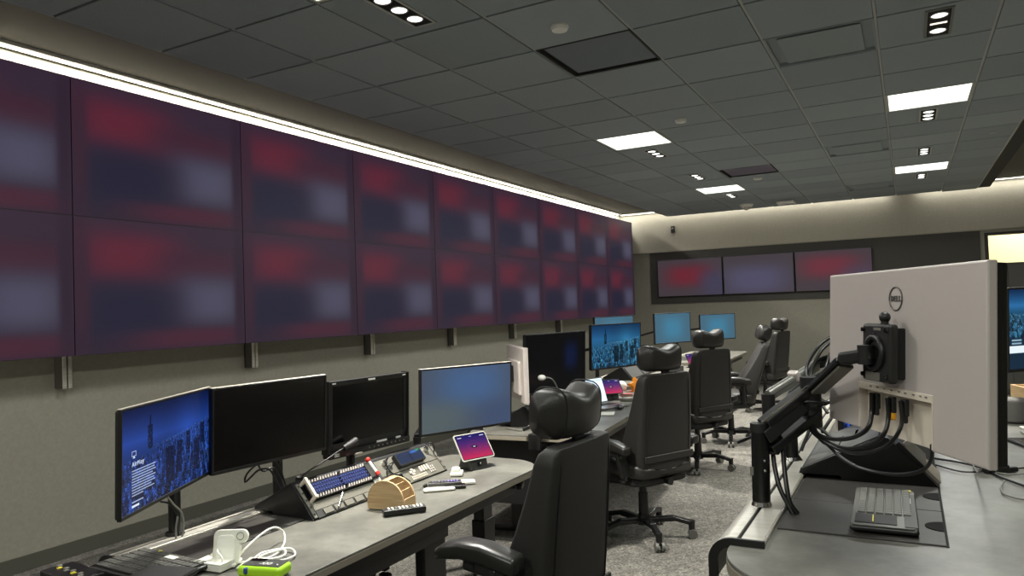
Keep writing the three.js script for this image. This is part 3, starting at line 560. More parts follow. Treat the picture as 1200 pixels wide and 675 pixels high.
{ const q = [-2.107, -0.403, -1.536, 2.062], b = backOf(q, 0.09);
  makeArm('black arm and pole under the leftmost city picture monitor', V(-2.412, RY, -1.772), V(-2.412, 1.0, -1.772), V(-2.33, 1.07, -1.6), b, { dir: nrm(q[3]), plate: 0.048 });
  const q2 = [-2.196, -0.406, -2.048, 1.47], b2 = backOf(q2, 0.09);
  makeArm('black arm and pole under the wide switched off monitor', V(-2.412, RY, -2.274), V(-2.412, 0.98, -2.274), V(-2.36, 1.04, -2.16), b2, { dir: nrm(q2[3]), plate: 0.048 });
  const q3 = [-2.236, -0.453, -2.666, 1.45], b3 = backOf(q3, 0.09);
  makeArm('black arm behind the broadcast monitor', V(-2.412, RY, -2.738), V(-2.412, 0.98, -2.738), V(-2.38, 1.03, -2.7), b3, { dir: nrm(q3[3]), plate: 0.048 });
  const q4 = [-2.214, -0.494, -3.5, 1.146], b4 = backOf(q4, 0.09);
  makeArm('black arm at the far end of the near left desk carrying the soft blue monitor', V(-2.38, 0.742, -3.24), V(-2.38, 0.86, -3.24), V(-2.42, 0.92, -3.4), b4, { dir: nrm(q4[3]), plate: 0.048 });
  for (const [lab, q5, z, x] of [['arm behind the silver backed monitor', [-2.37, -0.44, -4.41, 2.25], -4.5, -2.6], ['arm behind the big dark monitor of the second desk', [-2.327, -0.41, -4.925, 1.265], -5.1, -2.655], ['arm behind the bright teal city monitor', [-2.1, -0.33, -5.6, 1.2], -5.7, -2.71], ['arm behind the left teal monitor of the third desk', [-2.75, -0.3, -7.3, 1.2], -7.4, -3.0], ['arm behind the right teal monitor of the third desk', [-2.5, -0.3, -8.6, 1.1], -8.7, -3.08], ['arm behind the farthest teal monitor', [-2.4, -0.36, -10.5, 0.9], -10.7, -3.05]])
    makeArm('black ' + lab, V(x, RY, z), V(x, 1.05, z), V(x + 0.05, 1.12, z + 0.08), backOf(q5, 0.09), { dir: nrm(q5[3]), plate: 0.048 });
}

// ---------------------------------------------------------------- right desk: the silver backed monitor seen from behind
{
  const t = thing('monitor', 'large silver backed monitor seen from behind on the right, with a round maker badge', 'monitor', [-0.012, -0.13 + EYE, -1.822]); t.rotation.set(0.052, 2.084, 0, 'YXZ');
  const w = 0.615, h = 0.365;
  const s = new THREE.Shape(); const y0 = -h / 2, y1 = h / 2, nx = 0.148, ny = -0.076;
  s.moveTo(-w / 2, y0); s.lineTo(-nx, y0); s.lineTo(-nx, ny); s.lineTo(nx, ny); s.lineTo(nx, y0); s.lineTo(w / 2, y0); s.lineTo(w / 2, y1); s.lineTo(-w / 2, y1); s.lineTo(-w / 2, y0);
  part('rear_housing', T(ext(s, 0.012, 0.004), 0, 0, -0.022), M.silver, t);
  const hood = part('port_recess', [box(nx * 2, 0.11, 0.002, 0, ny - 0.055, -0.008), box(0.003, 0.106, 0.02, -nx, ny - 0.053, -0.018), box(0.003, 0.106, 0.02, nx, ny - 0.053, -0.018)], M.silverLight, t);
  part('port_strip', box(nx * 2, 0.016, 0.004, 0, ny - 0.006, -0.027, 0.001), M.silverLight, t);
  const slots = []; for (const x of [-0.13, -0.11, -0.085, -0.055, -0.03, 0.0, 0.03, 0.06, 0.09]) slots.push(box(0.007, 0.003, 0.002, x, ny - 0.004, -0.0295));
  slots.forEach((q) => part('port_label', q, M.panelGrey, hood));
  part('screen_frame', [box(w, h, 0.02, 0, 0, 0.004, 0.003), box(0.006, h, 0.018, -w / 2 + 0.002, 0, -0.004, 0.002)], M.satin, t);
  part('screen', T(new THREE.PlaneGeometry(w - 0.016, h - 0.02), 0, 0.002, 0.0145), screenMat(canvasTex(320, 190, (g, a, b) => cityPicture(g, a, b, BLUE)), 0.5), t, true);
  // round badge with its four letters
  const font = await new FontLoader().loadAsync('fonts/droid/droid_sans_bold.typeface.json');
  const bm = std(0x66645f, 0.3, 0.6);
  const badge = part('badge_ring', T(new THREE.TorusGeometry(0.0255, 0.0016, 8, 40), 0, 0, -0.027), bm, t); badge.position.set(-0.012, 0.121, 0);
  const tx = new TextGeometry('DELL', { font, size: 0.0125, depth: 0.002, curveSegments: 4 }); tx.computeBoundingBox(); tx.translate(-(tx.boundingBox.max.x) / 2, -0.006, 0).rotateY(Math.PI);
  part('badge_letters', T(tx, 0, 0, -0.0255), bm, badge);
  const v = part('mount_plate', [box(0.118, 0.128, 0.022, 0, 0.002, -0.055, 0.008)], M.plastic, t);
  part('plate_spacer', box(0.1, 0.11, 0.024, 0, 0.002, -0.036, 0.004), M.matte, v);
  part('swivel_ring', T(new THREE.TorusGeometry(0.034, 0.007, 8, 28), 0, 0.002, -0.068), M.black, v);
  for (const [x, y] of [[-0.05, 0.052], [0.05, 0.052], [-0.05, -0.048], [0.05, -0.048], [0, 0.04], [0, -0.036], [0.036, 0.0]]) part('bolt', T(new THREE.CylinderGeometry(0.005, 0.005, 0.006, 10).rotateX(Math.PI / 2), x, y, -0.068), M.gloss, v);
  part('knob', [cyl(V(-0.02, 0.062, -0.055), V(-0.02, 0.078, -0.055), 0.008, 0.008, 12), T(new THREE.SphereGeometry(0.012, 14, 10), -0.02, 0.08, -0.055)], M.black, v);
  part('maker_label', box(0.03, 0.006, 0.001, -0.01, 0.054, -0.0665), M.panelGrey, v); part('maker_label', box(0.06, 0.018, 0.001, 0.01, -0.05, -0.0665), M.panelGrey, v);
  for (const [x, mm] of [[0.07, M.black], [0.003, M.yellow], [-0.047, M.black]]) {
    const p = part('video_plug', box(0.02, 0.036, 0.011, x, ny - 0.036, -0.026, 0.003), M.black, t); part('plug_tail', box(mm === M.yellow ? 0.018 : 0.012, 0.018, 0.01, x, ny - 0.06, -0.026, 0.003), mm === M.yellow ? std(0xd89a1a, 0.45) : M.black, p);
  }
}
{ // arm of the silver monitor, built from pole, twin lower beam, elbow and flat upper beam
  const t = thing('monitor_stand', 'black twin beam arm with its pole at the near end of the right desk rail', 'monitor stand', [0, 0, 0]);
  const B = W(-0.355, -0.528, -1.962), P = W(-0.352, -0.34, -1.965), E1 = W(-0.236, -0.262, -2.06), TIP = W(-0.115, -0.145, -1.79);
  part('clamp_base', [cyl(B.clone(), B.clone().add(V(0, 0.012, 0)), 0.026, 0.022, 20)], M.chrome, t);
  part('pole', cyl(B.clone().add(V(0, 0.01, 0)), P, 0.0225, 0.0225, 24), M.satin, t);
  part('pole_cap', [cyl(P, P.clone().add(V(0, 0.022, 0)), 0.026, 0.024, 20), box(0.03, 0.06, 0.03, P.x + 0.03, P.y - 0.03, P.z - 0.02, 0.006)], M.black, t);
  for (const y of [-0.1, -0.125]) part('pole_screw', T(new THREE.SphereGeometry(0.004, 10, 8), P.x + 0.012, P.y + y + 0.03, P.z + 0.022), M.chrome, t);
  part('pole_label', box(0.02, 0.022, 0.001, P.x - 0.016, P.y - 0.1, P.z + 0.0175), M.panelGrey, t);
  const lo = part('lower_arm', [beam(P.clone().add(V(0.01, 0.02, 0)), E1.clone().add(V(0, 0.03, 0)), 0.05, 0.02, 0.004), beam(P.clone().add(V(0.02, -0.045, 0)), E1.clone().add(V(0.01, -0.04, 0)), 0.05, 0.022, 0.004)], M.satin, t);
  part('arm_plate', beam(P.clone().add(V(0.02, -0.012, 0.02)), E1.clone().add(V(0, -0.004, 0.02)), 0.008, 0.035, 0.002), M.dark, lo);
  part('edge_strip', beam(P.clone().add(V(0.01, 0.027, 0.024)), E1.clone().add(V(0, 0.037, 0.024)), 0.003, 0.006, 0.001), M.chrome, lo);
  part('marking', [beam(P.clone().lerp(E1, 0.4).add(V(0, -0.022, 0.026)), P.clone().lerp(E1, 0.52).add(V(0, -0.021, 0.026)), 0.002, 0.004, 0.0005), beam(P.clone().lerp(E1, 0.3).add(V(0, -0.04, 0.026)), P.clone().lerp(E1, 0.36).add(V(0, -0.039, 0.026)), 0.002, 0.004, 0.0005)], M.red, lo);
  part('elbow', cyl(E1.clone().add(V(0, -0.075, 0)), E1.clone().add(V(0, 0.055, 0)), 0.026, 0.026, 20), M.black, t);
  part('cable_ring', T(new THREE.TorusGeometry(0.022, 0.0035, 8, 20).rotateX(1.2), E1.x + 0.01, E1.y - 0.01, E1.z + 0.04), M.black, t);
  const U0 = E1.clone().add(V(0.006, 0.02, 0)), U1 = TIP.clone().add(V(-0.015, 0.004, -0.03));
  const up = part('upper_arm', beam(U0, U1, 0.045, 0.014, 0.004), M.satin, t);
  part('under_plate', beam(U0.clone().lerp(U1, 0.08).add(V(0.006, -0.011, 0.006)), U0.clone().lerp(U1, 0.92).add(V(0.006, -0.011, 0.006)), 0.034, 0.008, 0.002), M.panelGrey, up);
  part('tilt_head', [beam(U1.clone().add(V(-0.01, 0, 0)), W(-0.07, -0.128, -1.79), 0.04, 0.03, 0.008), cyl(W(-0.088, -0.15, -1.79), W(-0.088, -0.108, -1.79), 0.017, 0.017, 16)], M.black, t);
}
{
  const t = thing('monitor_stand', 'second arm on the right desk rail, with a bright aluminium upper beam', 'monitor stand', [0, 0, 0]);
  const B = W(-0.36, -0.528, -2.545), P = W(-0.36, -0.36, -2.545), E = W(-0.425, -0.335, -2.55);
  part('clamp_base', cyl(B, B.clone().add(V(0, 0.012, 0)), 0.026, 0.022, 20), M.chrome, t);
  part('pole', cyl(B.clone().add(V(0, 0.01, 0)), P, 0.0225, 0.0225, 20), M.satin, t);
  part('lower_arm', beam(P.clone().add(V(0, -0.02, 0)), E.clone().add(V(0, -0.04, 0)), 0.045, 0.03, 0.006), M.satin, t);
  part('elbow', [cyl(E.clone().add(V(0, -0.075, 0)), E.clone().add(V(0, 0.02, 0)), 0.022, 0.022, 18), T(new THREE.TorusGeometry(0.02, 0.004, 8, 20).rotateX(1.2), E.x, E.y - 0.09, E.z + 0.02)], M.black, t);
  const U = W(-0.292, -0.232, -2.75), up = part('upper_arm', [cyl(E.clone().add(V(0, 0.018, 0)), U, 0.016, 0.016, 16), beam(E.clone().add(V(0, 0.006, 0)), U.clone().add(V(0, -0.012, 0)), 0.03, 0.016, 0.004)], std(0x85857f, 0.3, 0.6), t);
  part('cable_clip', beam(E.clone().lerp(U, 0.48).add(V(0, 0.016, 0)), E.clone().lerp(U, 0.58).add(V(0, 0.016, 0)), 0.04, 0.036, 0.008), M.silver, up);
  part('tilt_head', [beam(U, W(-0.225, -0.215, -2.82), 0.04, 0.03, 0.008), cyl(W(-0.225, -0.25, -2.82), W(-0.225, -0.18, -2.82), 0.02, 0.02, 16)], M.black, t);
}
makeMonitor('monitor standing behind the large silver one, only its lower corner showing', [-0.085, -0.325, -3.1, 1.0, 0], 0.56, 0.34, { screen: screenMat(canvasTex(320, 190, (g, a, b) => cityPicture(g, a, b, BLUE)), 0.9), frame: M.black, back: M.silver });
makeTurret('black turret with slotted sloping top on the right desk behind the small keyboard', [-0.309, 1.004, -2.34], 0, 0.5, { slopeMat: std(0x4a4946, 0.5, 0.2) });
{
  const t = scene.children[scene.children.length - 1];
  const S = (geo) => geo.applyMatrix4(new THREE.Matrix4().makeBasis(V(0, 0, -1), V(0.222, 0.116, 0).normalize(), V(-0.116, 0.222, 0).normalize()).setPosition(0.004, 0.018, 0));
  for (let k = 0; k < 6; k++) part('vent_slot', S(box(0.075, 0.009, 0.004, 0.17 + (k % 2) * 0.1, 0.06 + Math.floor(k / 2) * 0.05, 0.005, 0.001)), M.matte, t);
  const box1 = part('rack_module', SB(0.22, 0.1, 0.016, 0.12, 0.1, 0.006, 0.003), M.satin, t);
  part('handle', [SB(0.1, 0.012, 0.012, 0.1, 0.13, 0.035), SB(0.012, 0.012, 0.03, 0.05, 0.13, 0.022), SB(0.012, 0.012, 0.03, 0.15, 0.13, 0.022)], M.silver, box1);
  for (let k = 0; k < 8; k++) part('fin', onSlope(box(0.006, 0.06, 0.01, 0.02 + k * 0.02, 0.032, 0.008).rotateZ(0)), M.silverLight, t);
}
// cables of the right desk
cable('black video cable curving from the first socket to the arm elbow', [W(-0.083, -0.222, -1.86), W(-0.085, -0.262, -1.864), W(-0.092, -0.297, -1.850), W(-0.123, -0.327, -1.880), W(-0.180, -0.347, -1.950), W(-0.218, -0.344, -2.000), W(-0.239, -0.317, -2.040)], 0.0055);
cable('black video cable hanging from the yellow collared plug', [W(-0.05, -0.225, -1.801), W(-0.05, -0.268, -1.801), W(-0.059, -0.301, -1.790), W(-0.093, -0.336, -1.830), W(-0.160, -0.363, -1.930), W(-0.214, -0.353, -2.000), W(-0.242, -0.334, -2.040)], 0.005);
cable('black video cable hanging from the rightmost plug behind the silver monitor', [W(-0.024, -0.225, -1.757), W(-0.023, -0.268, -1.753), W(-0.032, -0.293, -1.750), W(-0.053, -0.323, -1.770), W(-0.093, -0.350, -1.820), W(-0.154, -0.369, -1.920), W(-0.222, -0.349, -2.000), W(-0.251, -0.323, -2.050)], 0.0045);
cable('lowest and longest dark cable loop below the silver monitor', [W(-0.246, -0.314, -2.050), W(-0.204, -0.361, -2.000), W(-0.131, -0.398, -1.900), W(-0.049, -0.396, -1.820), W(0.006, -0.372, -1.760), W(0.026, -0.341, -1.720), W(0.029, -0.304, -1.690)], 0.0042);
cable('black cable dropping from the near arm into the rail notch, left one', [W(-0.328, -0.376, -1.99), W(-0.32, -0.432, -1.97), W(-0.307, -0.478, -1.95), W(-0.287, -0.517, -1.94), W(-0.277, -0.536, -1.935)], 0.006);
cable('black cable dropping from the near arm into the rail notch, right one', [W(-0.302, -0.37, -1.99), W(-0.297, -0.43, -1.97), W(-0.29, -0.477, -1.95), W(-0.282, -0.512, -1.94), W(-0.266, -0.536, -1.94)], 0.006);
cable('thin black cable sticking out left of the near arm pole', [W(-0.44, -0.4, -2.12), W(-0.41, -0.385, -2.1), W(-0.38, -0.368, -2.05), W(-0.35, -0.364, -1.98), W(-0.34, -0.393, -1.97)], 0.005);
[[[-0.229, -0.129, -2.75], [-0.275, -0.164, -2.7], [-0.314, -0.238, -2.65], [-0.297, -0.285, -2.6], [-0.255, -0.334, -2.55], [-0.2, -0.326, -2.5]],
 [[-0.233, -0.146, -2.75], [-0.271, -0.184, -2.7], [-0.301, -0.261, -2.65], [-0.285, -0.313, -2.6], [-0.244, -0.372, -2.55]],
 [[-0.243, -0.242, -2.6], [-0.309, -0.271, -2.6], [-0.362, -0.318, -2.58], [-0.388, -0.394, -2.55], [-0.365, -0.477, -2.55], [-0.33, -0.531, -2.55]],
 [[-0.256, -0.25, -2.6], [-0.324, -0.291, -2.6], [-0.35, -0.34, -2.58], [-0.309, -0.391, -2.55], [-0.255, -0.42, -2.5], [-0.229, -0.44, -2.48]],
 [[-0.232, -0.339, -2.6], [-0.274, -0.363, -2.6], [-0.284, -0.417, -2.55], [-0.264, -0.45, -2.5], [-0.243, -0.46, -2.48]],
 [[-0.23, -0.2, -2.8], [-0.29, -0.22, -2.72], [-0.33, -0.3, -2.66], [-0.3, -0.4, -2.6], [-0.33, -0.5, -2.56]],
 [[-0.24, -0.17, -2.78], [-0.26, -0.26, -2.7], [-0.22, -0.35, -2.6], [-0.26, -0.43, -2.52]],
 [[-0.36, -0.31, -2.58], [-0.33, -0.36, -2.5], [-0.28, -0.38, -2.3], [-0.25, -0.33, -2.1]],
].forEach((p, i) => cable(['outermost black loop of the cable tangle behind the second arm', 'inner black loop of the cable tangle beside the silver monitor edge', 'black cable running down the second arm to the desk rail', 'black cable sagging onto the slotted turret top', 'short black cable beside the slotted turret top', 'black cable hanging straight behind the second arm', 'black cable bowing behind the silver monitor edge', 'black cable stretched between the two arm elbows'][i], p.map((q) => W(...q)), 0.0055));
[[[[0.049, -0.534, -2.739], [0.109, -0.534, -2.705], [0.173, -0.534, -2.636], [0.215, -0.534, -2.51], [0.3, -0.534, -2.35]], M.cable, 0.0035, 'thick black cable lying across the right desk top'],
 [[[0.053, -0.534, -2.633], [0.124, -0.534, -2.558], [0.203, -0.534, -2.61], [0.32, -0.534, -2.7]], M.cable, 0.0025, 'thin black cable lying nearest on the right desk top'],
 [[[0.148, -0.36, -2.0], [0.15, -0.5, -2.4], [0.16, -0.534, -2.7], [0.191, -0.534, -2.594], [0.241, -0.534, -2.565], [0.33, -0.534, -2.64]], M.cableGrey, 0.0022, 'thin grey cable hanging from the silver monitor to the desk top'],
 [[[0.215, -0.53, -2.46], [0.198, -0.534, -2.37], [0.205, -0.534, -2.3], [0.24, -0.534, -2.27], [0.3, -0.534, -2.36]], M.cableGrey, 0.0025, 'grey cable making a small loop at the right edge of the picture'],
].forEach(([p, m, r, l]) => cable(l, p.map((q) => W(...q)), r, m));
{ const t = thing('cable_hub', 'small black hub among the cables under the silver monitor corner', 'adapter', [0.205, 1.0, -2.6], 0.5);
  part('housing', box(0.07, 0.024, 0.035, 0, 0.014, 0, 0.006), M.plastic, t); part('plug', box(0.03, 0.014, 0.02, 0.05, 0.01, 0, 0.004), M.black, t); part('collar', box(0.03, 0.04, 0.03, -0.02, 0.03, -0.03, 0.008), M.dark, t); }
// small keyboard, keys in six rows, touch pad at the near end (local x = across, z = along)
function makeKeyboard(label, pos, turn, opt) {
  const t = thing('keyboard', label, 'keyboard', pos, turn), L = opt.L, B = opt.B;
  part('case', [box(B, 0.014, L, 0, 0.011, 0, 0.008, 3)], opt.mat || M.plastic, t);
  if (opt.rim) part('rim', T(flat(ext(roundRect(B - 0.004, L - 0.004, 0.014), 0.002)), 0, 0.0175, 0), opt.rim, t);
  const kl = opt.kl, k0 = -L / 2 + 0.012;
  const kc = clean(box((B - 0.024) / 6 * 0.84, 0.005, kl / 15 * 0.82, 0, 0, 0, 0.0015, 1));
  for (let r = 0; r < 6; r++) for (let c = 0; c < 15; c++) {
    if (r === 5 && c > 4 && c < 9) { if (c === 5) part('space_bar', box((B - 0.024) / 6 * 0.84, 0.005, kl / 15 * 3.8, B / 2 - 0.012 - (r + 0.5) * (B - 0.024) / 6, 0.0215, k0 + kl / 15 * 7, 0.0015, 1), opt.keyMat, t); continue; }
    const m = part('key', kc, opt.keyMat, t, true); m.position.set(B / 2 - 0.012 - (r + 0.5) * (B - 0.024) / 6, 0.0215, k0 + kl / 15 * (c + 0.5));
  }
  if (opt.pad) {
    part('touch_pad', box(B * 0.62, 0.002, L - kl - 0.04, -B * 0.12, 0.0205, k0 + kl + (L - kl) / 2 - 0.012, 0.001), M.dark, t);
    part('pad_mark', box(0.0025, 0.001, L - kl - 0.06, -B * 0.16, 0.0218, k0 + kl + (L - kl) / 2 - 0.012), M.yellow, t);
  }
  part('yellow_key', box(0.014, 0.005, 0.014, B / 2 - (opt.yx ?? 0.02), 0.021, k0 + (opt.yz ?? 0.006), 0.002), M.yellow, t);
  if (opt.plate) part('label_sticker', box(0.022, 0.001, 0.05, opt.plate[0], 0.0245, opt.plate[1]), M.paper, t);
  return t;
}
{
  const t = makeKeyboard('compact dark keyboard with touch pad and yellow button on the right desk', [-0.074, 1.004, -2.01], 0.02, { L: 0.36, B: 0.14, kl: 0.245, pad: true, keyMat: std(0x5a5a54, 0.5), mat: M.plastic, rim: std(0x55554f, 0.4), yx: 0.016, yz: 0.004 });
  part('side_strip', box(0.026, 0.002, 0.3, 0.055, 0.0205, 0.02, 0.001), M.panelDark, t); part('label_sticker', box(0.012, 0.001, 0.05, 0.052, 0.0222, -0.06), M.paper, t);
}
{ // monitor facing us at the right edge of the picture
  const tv = canvasTex(320, 190, (g, w, h) => { cityPicture(g, w, h * 0.62, { ...TEAL, sky0: '#0c2748', sky1: '#2a6aa0', seed: 3 }); g.fillStyle = '#14293c'; g.fillRect(0, h * 0.6, w, h * 0.4); g.fillStyle = '#e6f2f8'; g.fillRect(0, h * 0.7, w * 0.36, h * 0.09); g.fillStyle = '#8fb0c4'; for (const y of [0.62, 0.66]) g.fillRect(w * 0.03, h * y, w * 0.1, 4); });
  makeMonitor('monitor at the right picture edge with a city picture above a menu', [0.566, -0.167, -3.993, 0.847, -0.044], 0.615, 0.365, { screen: screenMat(tv, 0.9) });
  const q = [0.566, -0.167, -3.993, 0.847];
  makeArm('black arm under the monitor at the right picture edge', V(0.6, 1.0, -4.1), V(0.6, 1.16, -4.1), V(0.55, 1.24, -4.08), backOf(q, 0.09), { dir: nrm(q[3]), plate: 0.048, r: 0.03 });
  const o = thing('wooden_tray', 'pale wooden tray under the monitor at the right picture edge', 'tray', [0.52, 1.0, -4.12], 0.3);
  part('side_wall', [box(0.2, 0.1, 0.008, 0, 0.05, 0.06), box(0.2, 0.1, 0.008, 0, 0.05, -0.06), box(0.008, 0.1, 0.112, 0.096, 0.05, 0), box(0.008, 0.1, 0.112, -0.096, 0.05, 0)], M.wood, o); part('bottom', box(0.19, 0.006, 0.112, 0, 0.003, 0), M.wood, o); part('divider', box(0.006, 0.08, 0.112, 0.02, 0.045, 0), M.woodDark, o);
  const m = thing('speaker_puck', 'grey rounded speaker on the right desk beside the pale tray', 'speaker', [0.36, 1.0, -3.62]);
  part('body', T(new THREE.LatheGeometry([[0, 0.002], [0.045, 0.002], [0.05, 0.012], [0.05, 0.085], [0.042, 0.1], [0, 0.104]].map((p) => new THREE.Vector2(...p)), 28)), std(0x55534e, 0.7), m); part('base_ring', cyl(V(0, 0, 0), V(0, 0.004, 0), 0.047, 0.047, 24), M.black, m);
  const p = thing('phone', 'dark phone lying on the right desk at the picture edge', 'phone', [0.345, 1.0, -3.1], 0.3);
  part('body', box(0.075, 0.012, 0.155, 0, 0.007, 0, 0.005), M.black, p); part('screen', box(0.066, 0.001, 0.14, 0, 0.0135, 0), M.gloss, p);
  const e = thing('earbud_case', 'white earbud case on the right desk beyond the dark phone', 'case', [0.38, 1.0, -3.35], 0.2);
  part('bottom_shell', box(0.055, 0.014, 0.045, 0, 0.008, 0, 0.006), M.whiteCase, e); part('lid', box(0.055, 0.011, 0.045, 0, 0.021, 0, 0.005), M.whiteCase, e);
}

// ---------------------------------------------------------------- things on the near left desk (top at 0.74)
const DT = 0.742;
makeKeyboard('dark keyboard at the bottom left with rows of pale lettered keys', [-2.165, DT + 0.004, -1.5], Math.PI / 2 - 0.03, { L: 0.36, B: 0.2, kl: 0.335, keyMat: std(0x4c4c47, 0.5), mat: M.plastic, yx: 0.012, yz: 0.085, plate: [0.06, 0.02] });
{ const t = thing('laptop_case', 'flat black case lying over the corner of the bottom left keyboard', 'case', [-2.0, DT + 0.026, -1.42], 0.25);
  part('body', box(0.17, 0.016, 0.12, 0, 0.009, 0, 0.006), M.black, t); part('lid_line', box(0.166, 0.002, 0.116, 0, 0.0175, 0, 0.0008), M.dark, t); }
{ const t = thing('control_surface', 'black button box with small lit keys at the bottom left corner', 'control panel', [-2.29, DT, -1.325], -0.1);
  part('case', box(0.2, 0.04, 0.1, 0, 0.021, 0, 0.006), M.black, t);
  for (let k = 0; k < 8; k++) part('key', box(0.014, 0.005, 0.014, -0.08 + k * 0.022, 0.043, 0.01 * (k % 2), 0.002), [M.keyLight, M.yellow, M.panelGrey, M.keyLight][k % 4], t); }
{ // white three-way charger standing upright and its cable
  const t = thing('charging_stand', 'white L shaped charging stand standing upright among white cable loops', 'charger', [-1.975, DT, -1.63], 0.5); t.scale.setScalar(0.88);
  const s = new THREE.Shape(); s.moveTo(-0.04, 0.012); s.lineTo(-0.04, 0.105); s.absarc(-0.02, 0.105, 0.02, Math.PI, Math.PI / 2, true); s.lineTo(0.058, 0.125); s.absarc(0.058, 0.103, 0.022, Math.PI / 2, -Math.PI / 2, true); s.lineTo(0.042, 0.081); s.absarc(0.042, 0.066, 0.012, Math.PI / 2, 0, true); s.lineTo(0.05, 0.012); s.lineTo(-0.04, 0.012);
  const g = ext(s, 0.012, 0.003, 10); g.rotateX(-0.22);
  part('stand_plate', g, M.whiteCase, t);
  const pg = ext(roundRect(0.064, 0.096, 0.016, 0.004, 0.06), 0.003, 0.001, 8); pg.translate(0, 0, 0.014); pg.rotateX(-0.22); part('phone_pad', pg, std(0xf0f0e4, 0.5), t);
  const rg = new THREE.TorusGeometry(0.013, 0.0012, 6, 24); rg.translate(0.056, 0.104, 0.016).rotateX(-0.22); part('watch_ring', rg, M.cableGrey, t);
  part('foot', box(0.085, 0.012, 0.075, 0.005, 0.008, -0.01, 0.004), M.whiteCase, t);
  const c = [[-1.955, 0.762, -1.665], [-1.94, 0.785, -1.68], [-1.955, 0.812, -1.78], [-1.985, 0.8, -1.86], [-1.995, 0.772, -1.9], [-1.93, 0.757, -1.84], [-1.885, 0.75, -1.75], [-1.9, 0.75, -1.68], [-1.93, 0.755, -1.74], [-1.885, 0.752, -1.82], [-1.82, 0.75, -1.78], [-1.82, 0.75, -1.73], [-1.875, 0.752, -1.68], [-1.91, 0.755, -1.72], [-1.88, 0.757, -1.79], [-1.84, 0.755, -1.75], [-1.87, 0.755, -1.69], [-1.92, 0.758, -1.64]];
  cable('white cable lying in loose loops behind the upright charger', c.map((p) => V(...p)), 0.0034, M.cableWhite, null, 160);
  cable('white cable arching in front of the upright charger', [[-2.03, 0.77, -1.62], [-2.01, 0.79, -1.63], [-1.97, 0.795, -1.6], [-1.945, 0.78, -1.595], [-1.94, 0.758, -1.585]].map((p) => V(...p)), 0.0034, M.cableWhite);
  const b = thing('white_box', 'white flat box under the charger beside the bottom left keyboard', 'box', [-1.99, DT, -1.6], 0.1);
  part('tray', box(0.11, 0.02, 0.06, 0, 0.011, 0, 0.003), M.paper, b); part('lid', box(0.112, 0.006, 0.062, 0, 0.024, 0, 0.002), M.whiteCase, b);
  const q = thing('paper_sheet', 'white card between the charger and the lime meter', 'paper', [-1.9, DT, -1.68], 0.4); part('sheet', box(0.07, 0.004, 0.1, 0, 0.004, 0, 0.001), M.paper, q);
}
{ // lime network tester
  const t = thing('cable_tester', 'lime green handheld tester with blue button and grey display', 'meter', [-1.785, DT, -1.62], 0.25);
  const a = part('rubber_jacket', [box(0.15, 0.036, 0.078, 0, 0.02, 0, 0.014, 4)], M.lime, t);
  part('faceplate', box(0.128, 0.004, 0.06, 0.002, 0.038, -0.002, 0.0018), M.panelDark, t);
  const g = new THREE.PlaneGeometry(0.06, 0.034).rotateX(-Math.PI / 2); g.translate(0.014, 0.0406, 0.004);
  part('display', g, std(0xffffff, 0.3, 0, { map: canvasTex(128, 72, (c, w, h) => { c.fillStyle = '#4c4e4a'; c.fillRect(0, 0, w, h); c.strokeStyle = c.fillStyle = '#e8e8e0'; c.lineWidth = 7; for (const x of [52, 84]) { c.beginPath(); c.ellipse(x, 42, 12, 17, 0.2, 0, 7); c.stroke(); } c.fillRect(14, 48, 18, 8); c.fillRect(30, 30, 8, 18); }) }), t, true);
  part('dark_window', box(0.05, 0.001, 0.02, -0.03, 0.041, -0.018), M.gloss, t);
  part('blue_button', box(0.012, 0.02, 0.016, -0.04, 0.026, 0.038, 0.005), M.blueRubber, a);
  part('indicator', cyl(V(0.054, 0.04, 0.014), V(0.054, 0.042, 0.014), 0.003, 0.003, 10), M.white, t);
}
{ // half-moon wooden organiser, compartments open along the arch
  const t = thing('desk_organiser', 'half moon shaped pale wooden organiser with open compartments', 'organiser', [-1.9, DT, -2.4], 0.12); t.scale.setScalar(1.12);
  const s = new THREE.Shape(); s.moveTo(-0.075, 0.002); s.lineTo(0.075, 0.002); s.bezierCurveTo(0.082, 0.06, 0.05, 0.105, -0.005, 0.105); s.bezierCurveTo(-0.055, 0.105, -0.085, 0.06, -0.075, 0.002);
  for (const z of [0.036, -0.042]) part('side_panel', T(ext(s, 0.006, 0.0008, 20), 0, 0, z), M.wood, t);
  part('base', box(0.148, 0.006, 0.076, 0, 0.005, 0), M.wood, t);
  part('back_curve', loft([0.05, 0.35, 0.6, 0.8, 0.95].map((k) => { const p = s.getPoint(1 - k * 0.36); const c = [V(p.x, p.y, 0.038), V(p.x, p.y, -0.038), V(p.x * 0.93, p.y * 0.95, -0.038), V(p.x * 0.93, p.y * 0.95, 0.038)]; return c; })), M.wood, t);
  for (const [x, h] of [[0.073, 0.036], [0.056, 0.064], [0.03, 0.084], [0.0, 0.094], [-0.03, 0.092]]) part('divider', box(0.004, h, 0.074, x, h / 2 + 0.004, 0), M.wood, t);
}
{ const t = thing('remote_control', 'black remote control lying in front of the wooden organiser', 'remote control', [-1.795, DT, -2.345], -0.72);
  part('body', box(0.042, 0.022, 0.17, 0, 0.013, 0, 0.005), M.black, t);
  const kg = clean(box(0.007, 0.004, 0.008, 0, 0, 0, 0.0015, 1)); for (let r = 0; r < 10; r++) for (let k = 0; k < 3; k++) { const m = part('button', kg, r % 4 === 3 ? M.keyLight : M.white, t, true); m.position.set((k - 1) * 0.011, 0.0255, -0.068 + r * 0.0145); } }
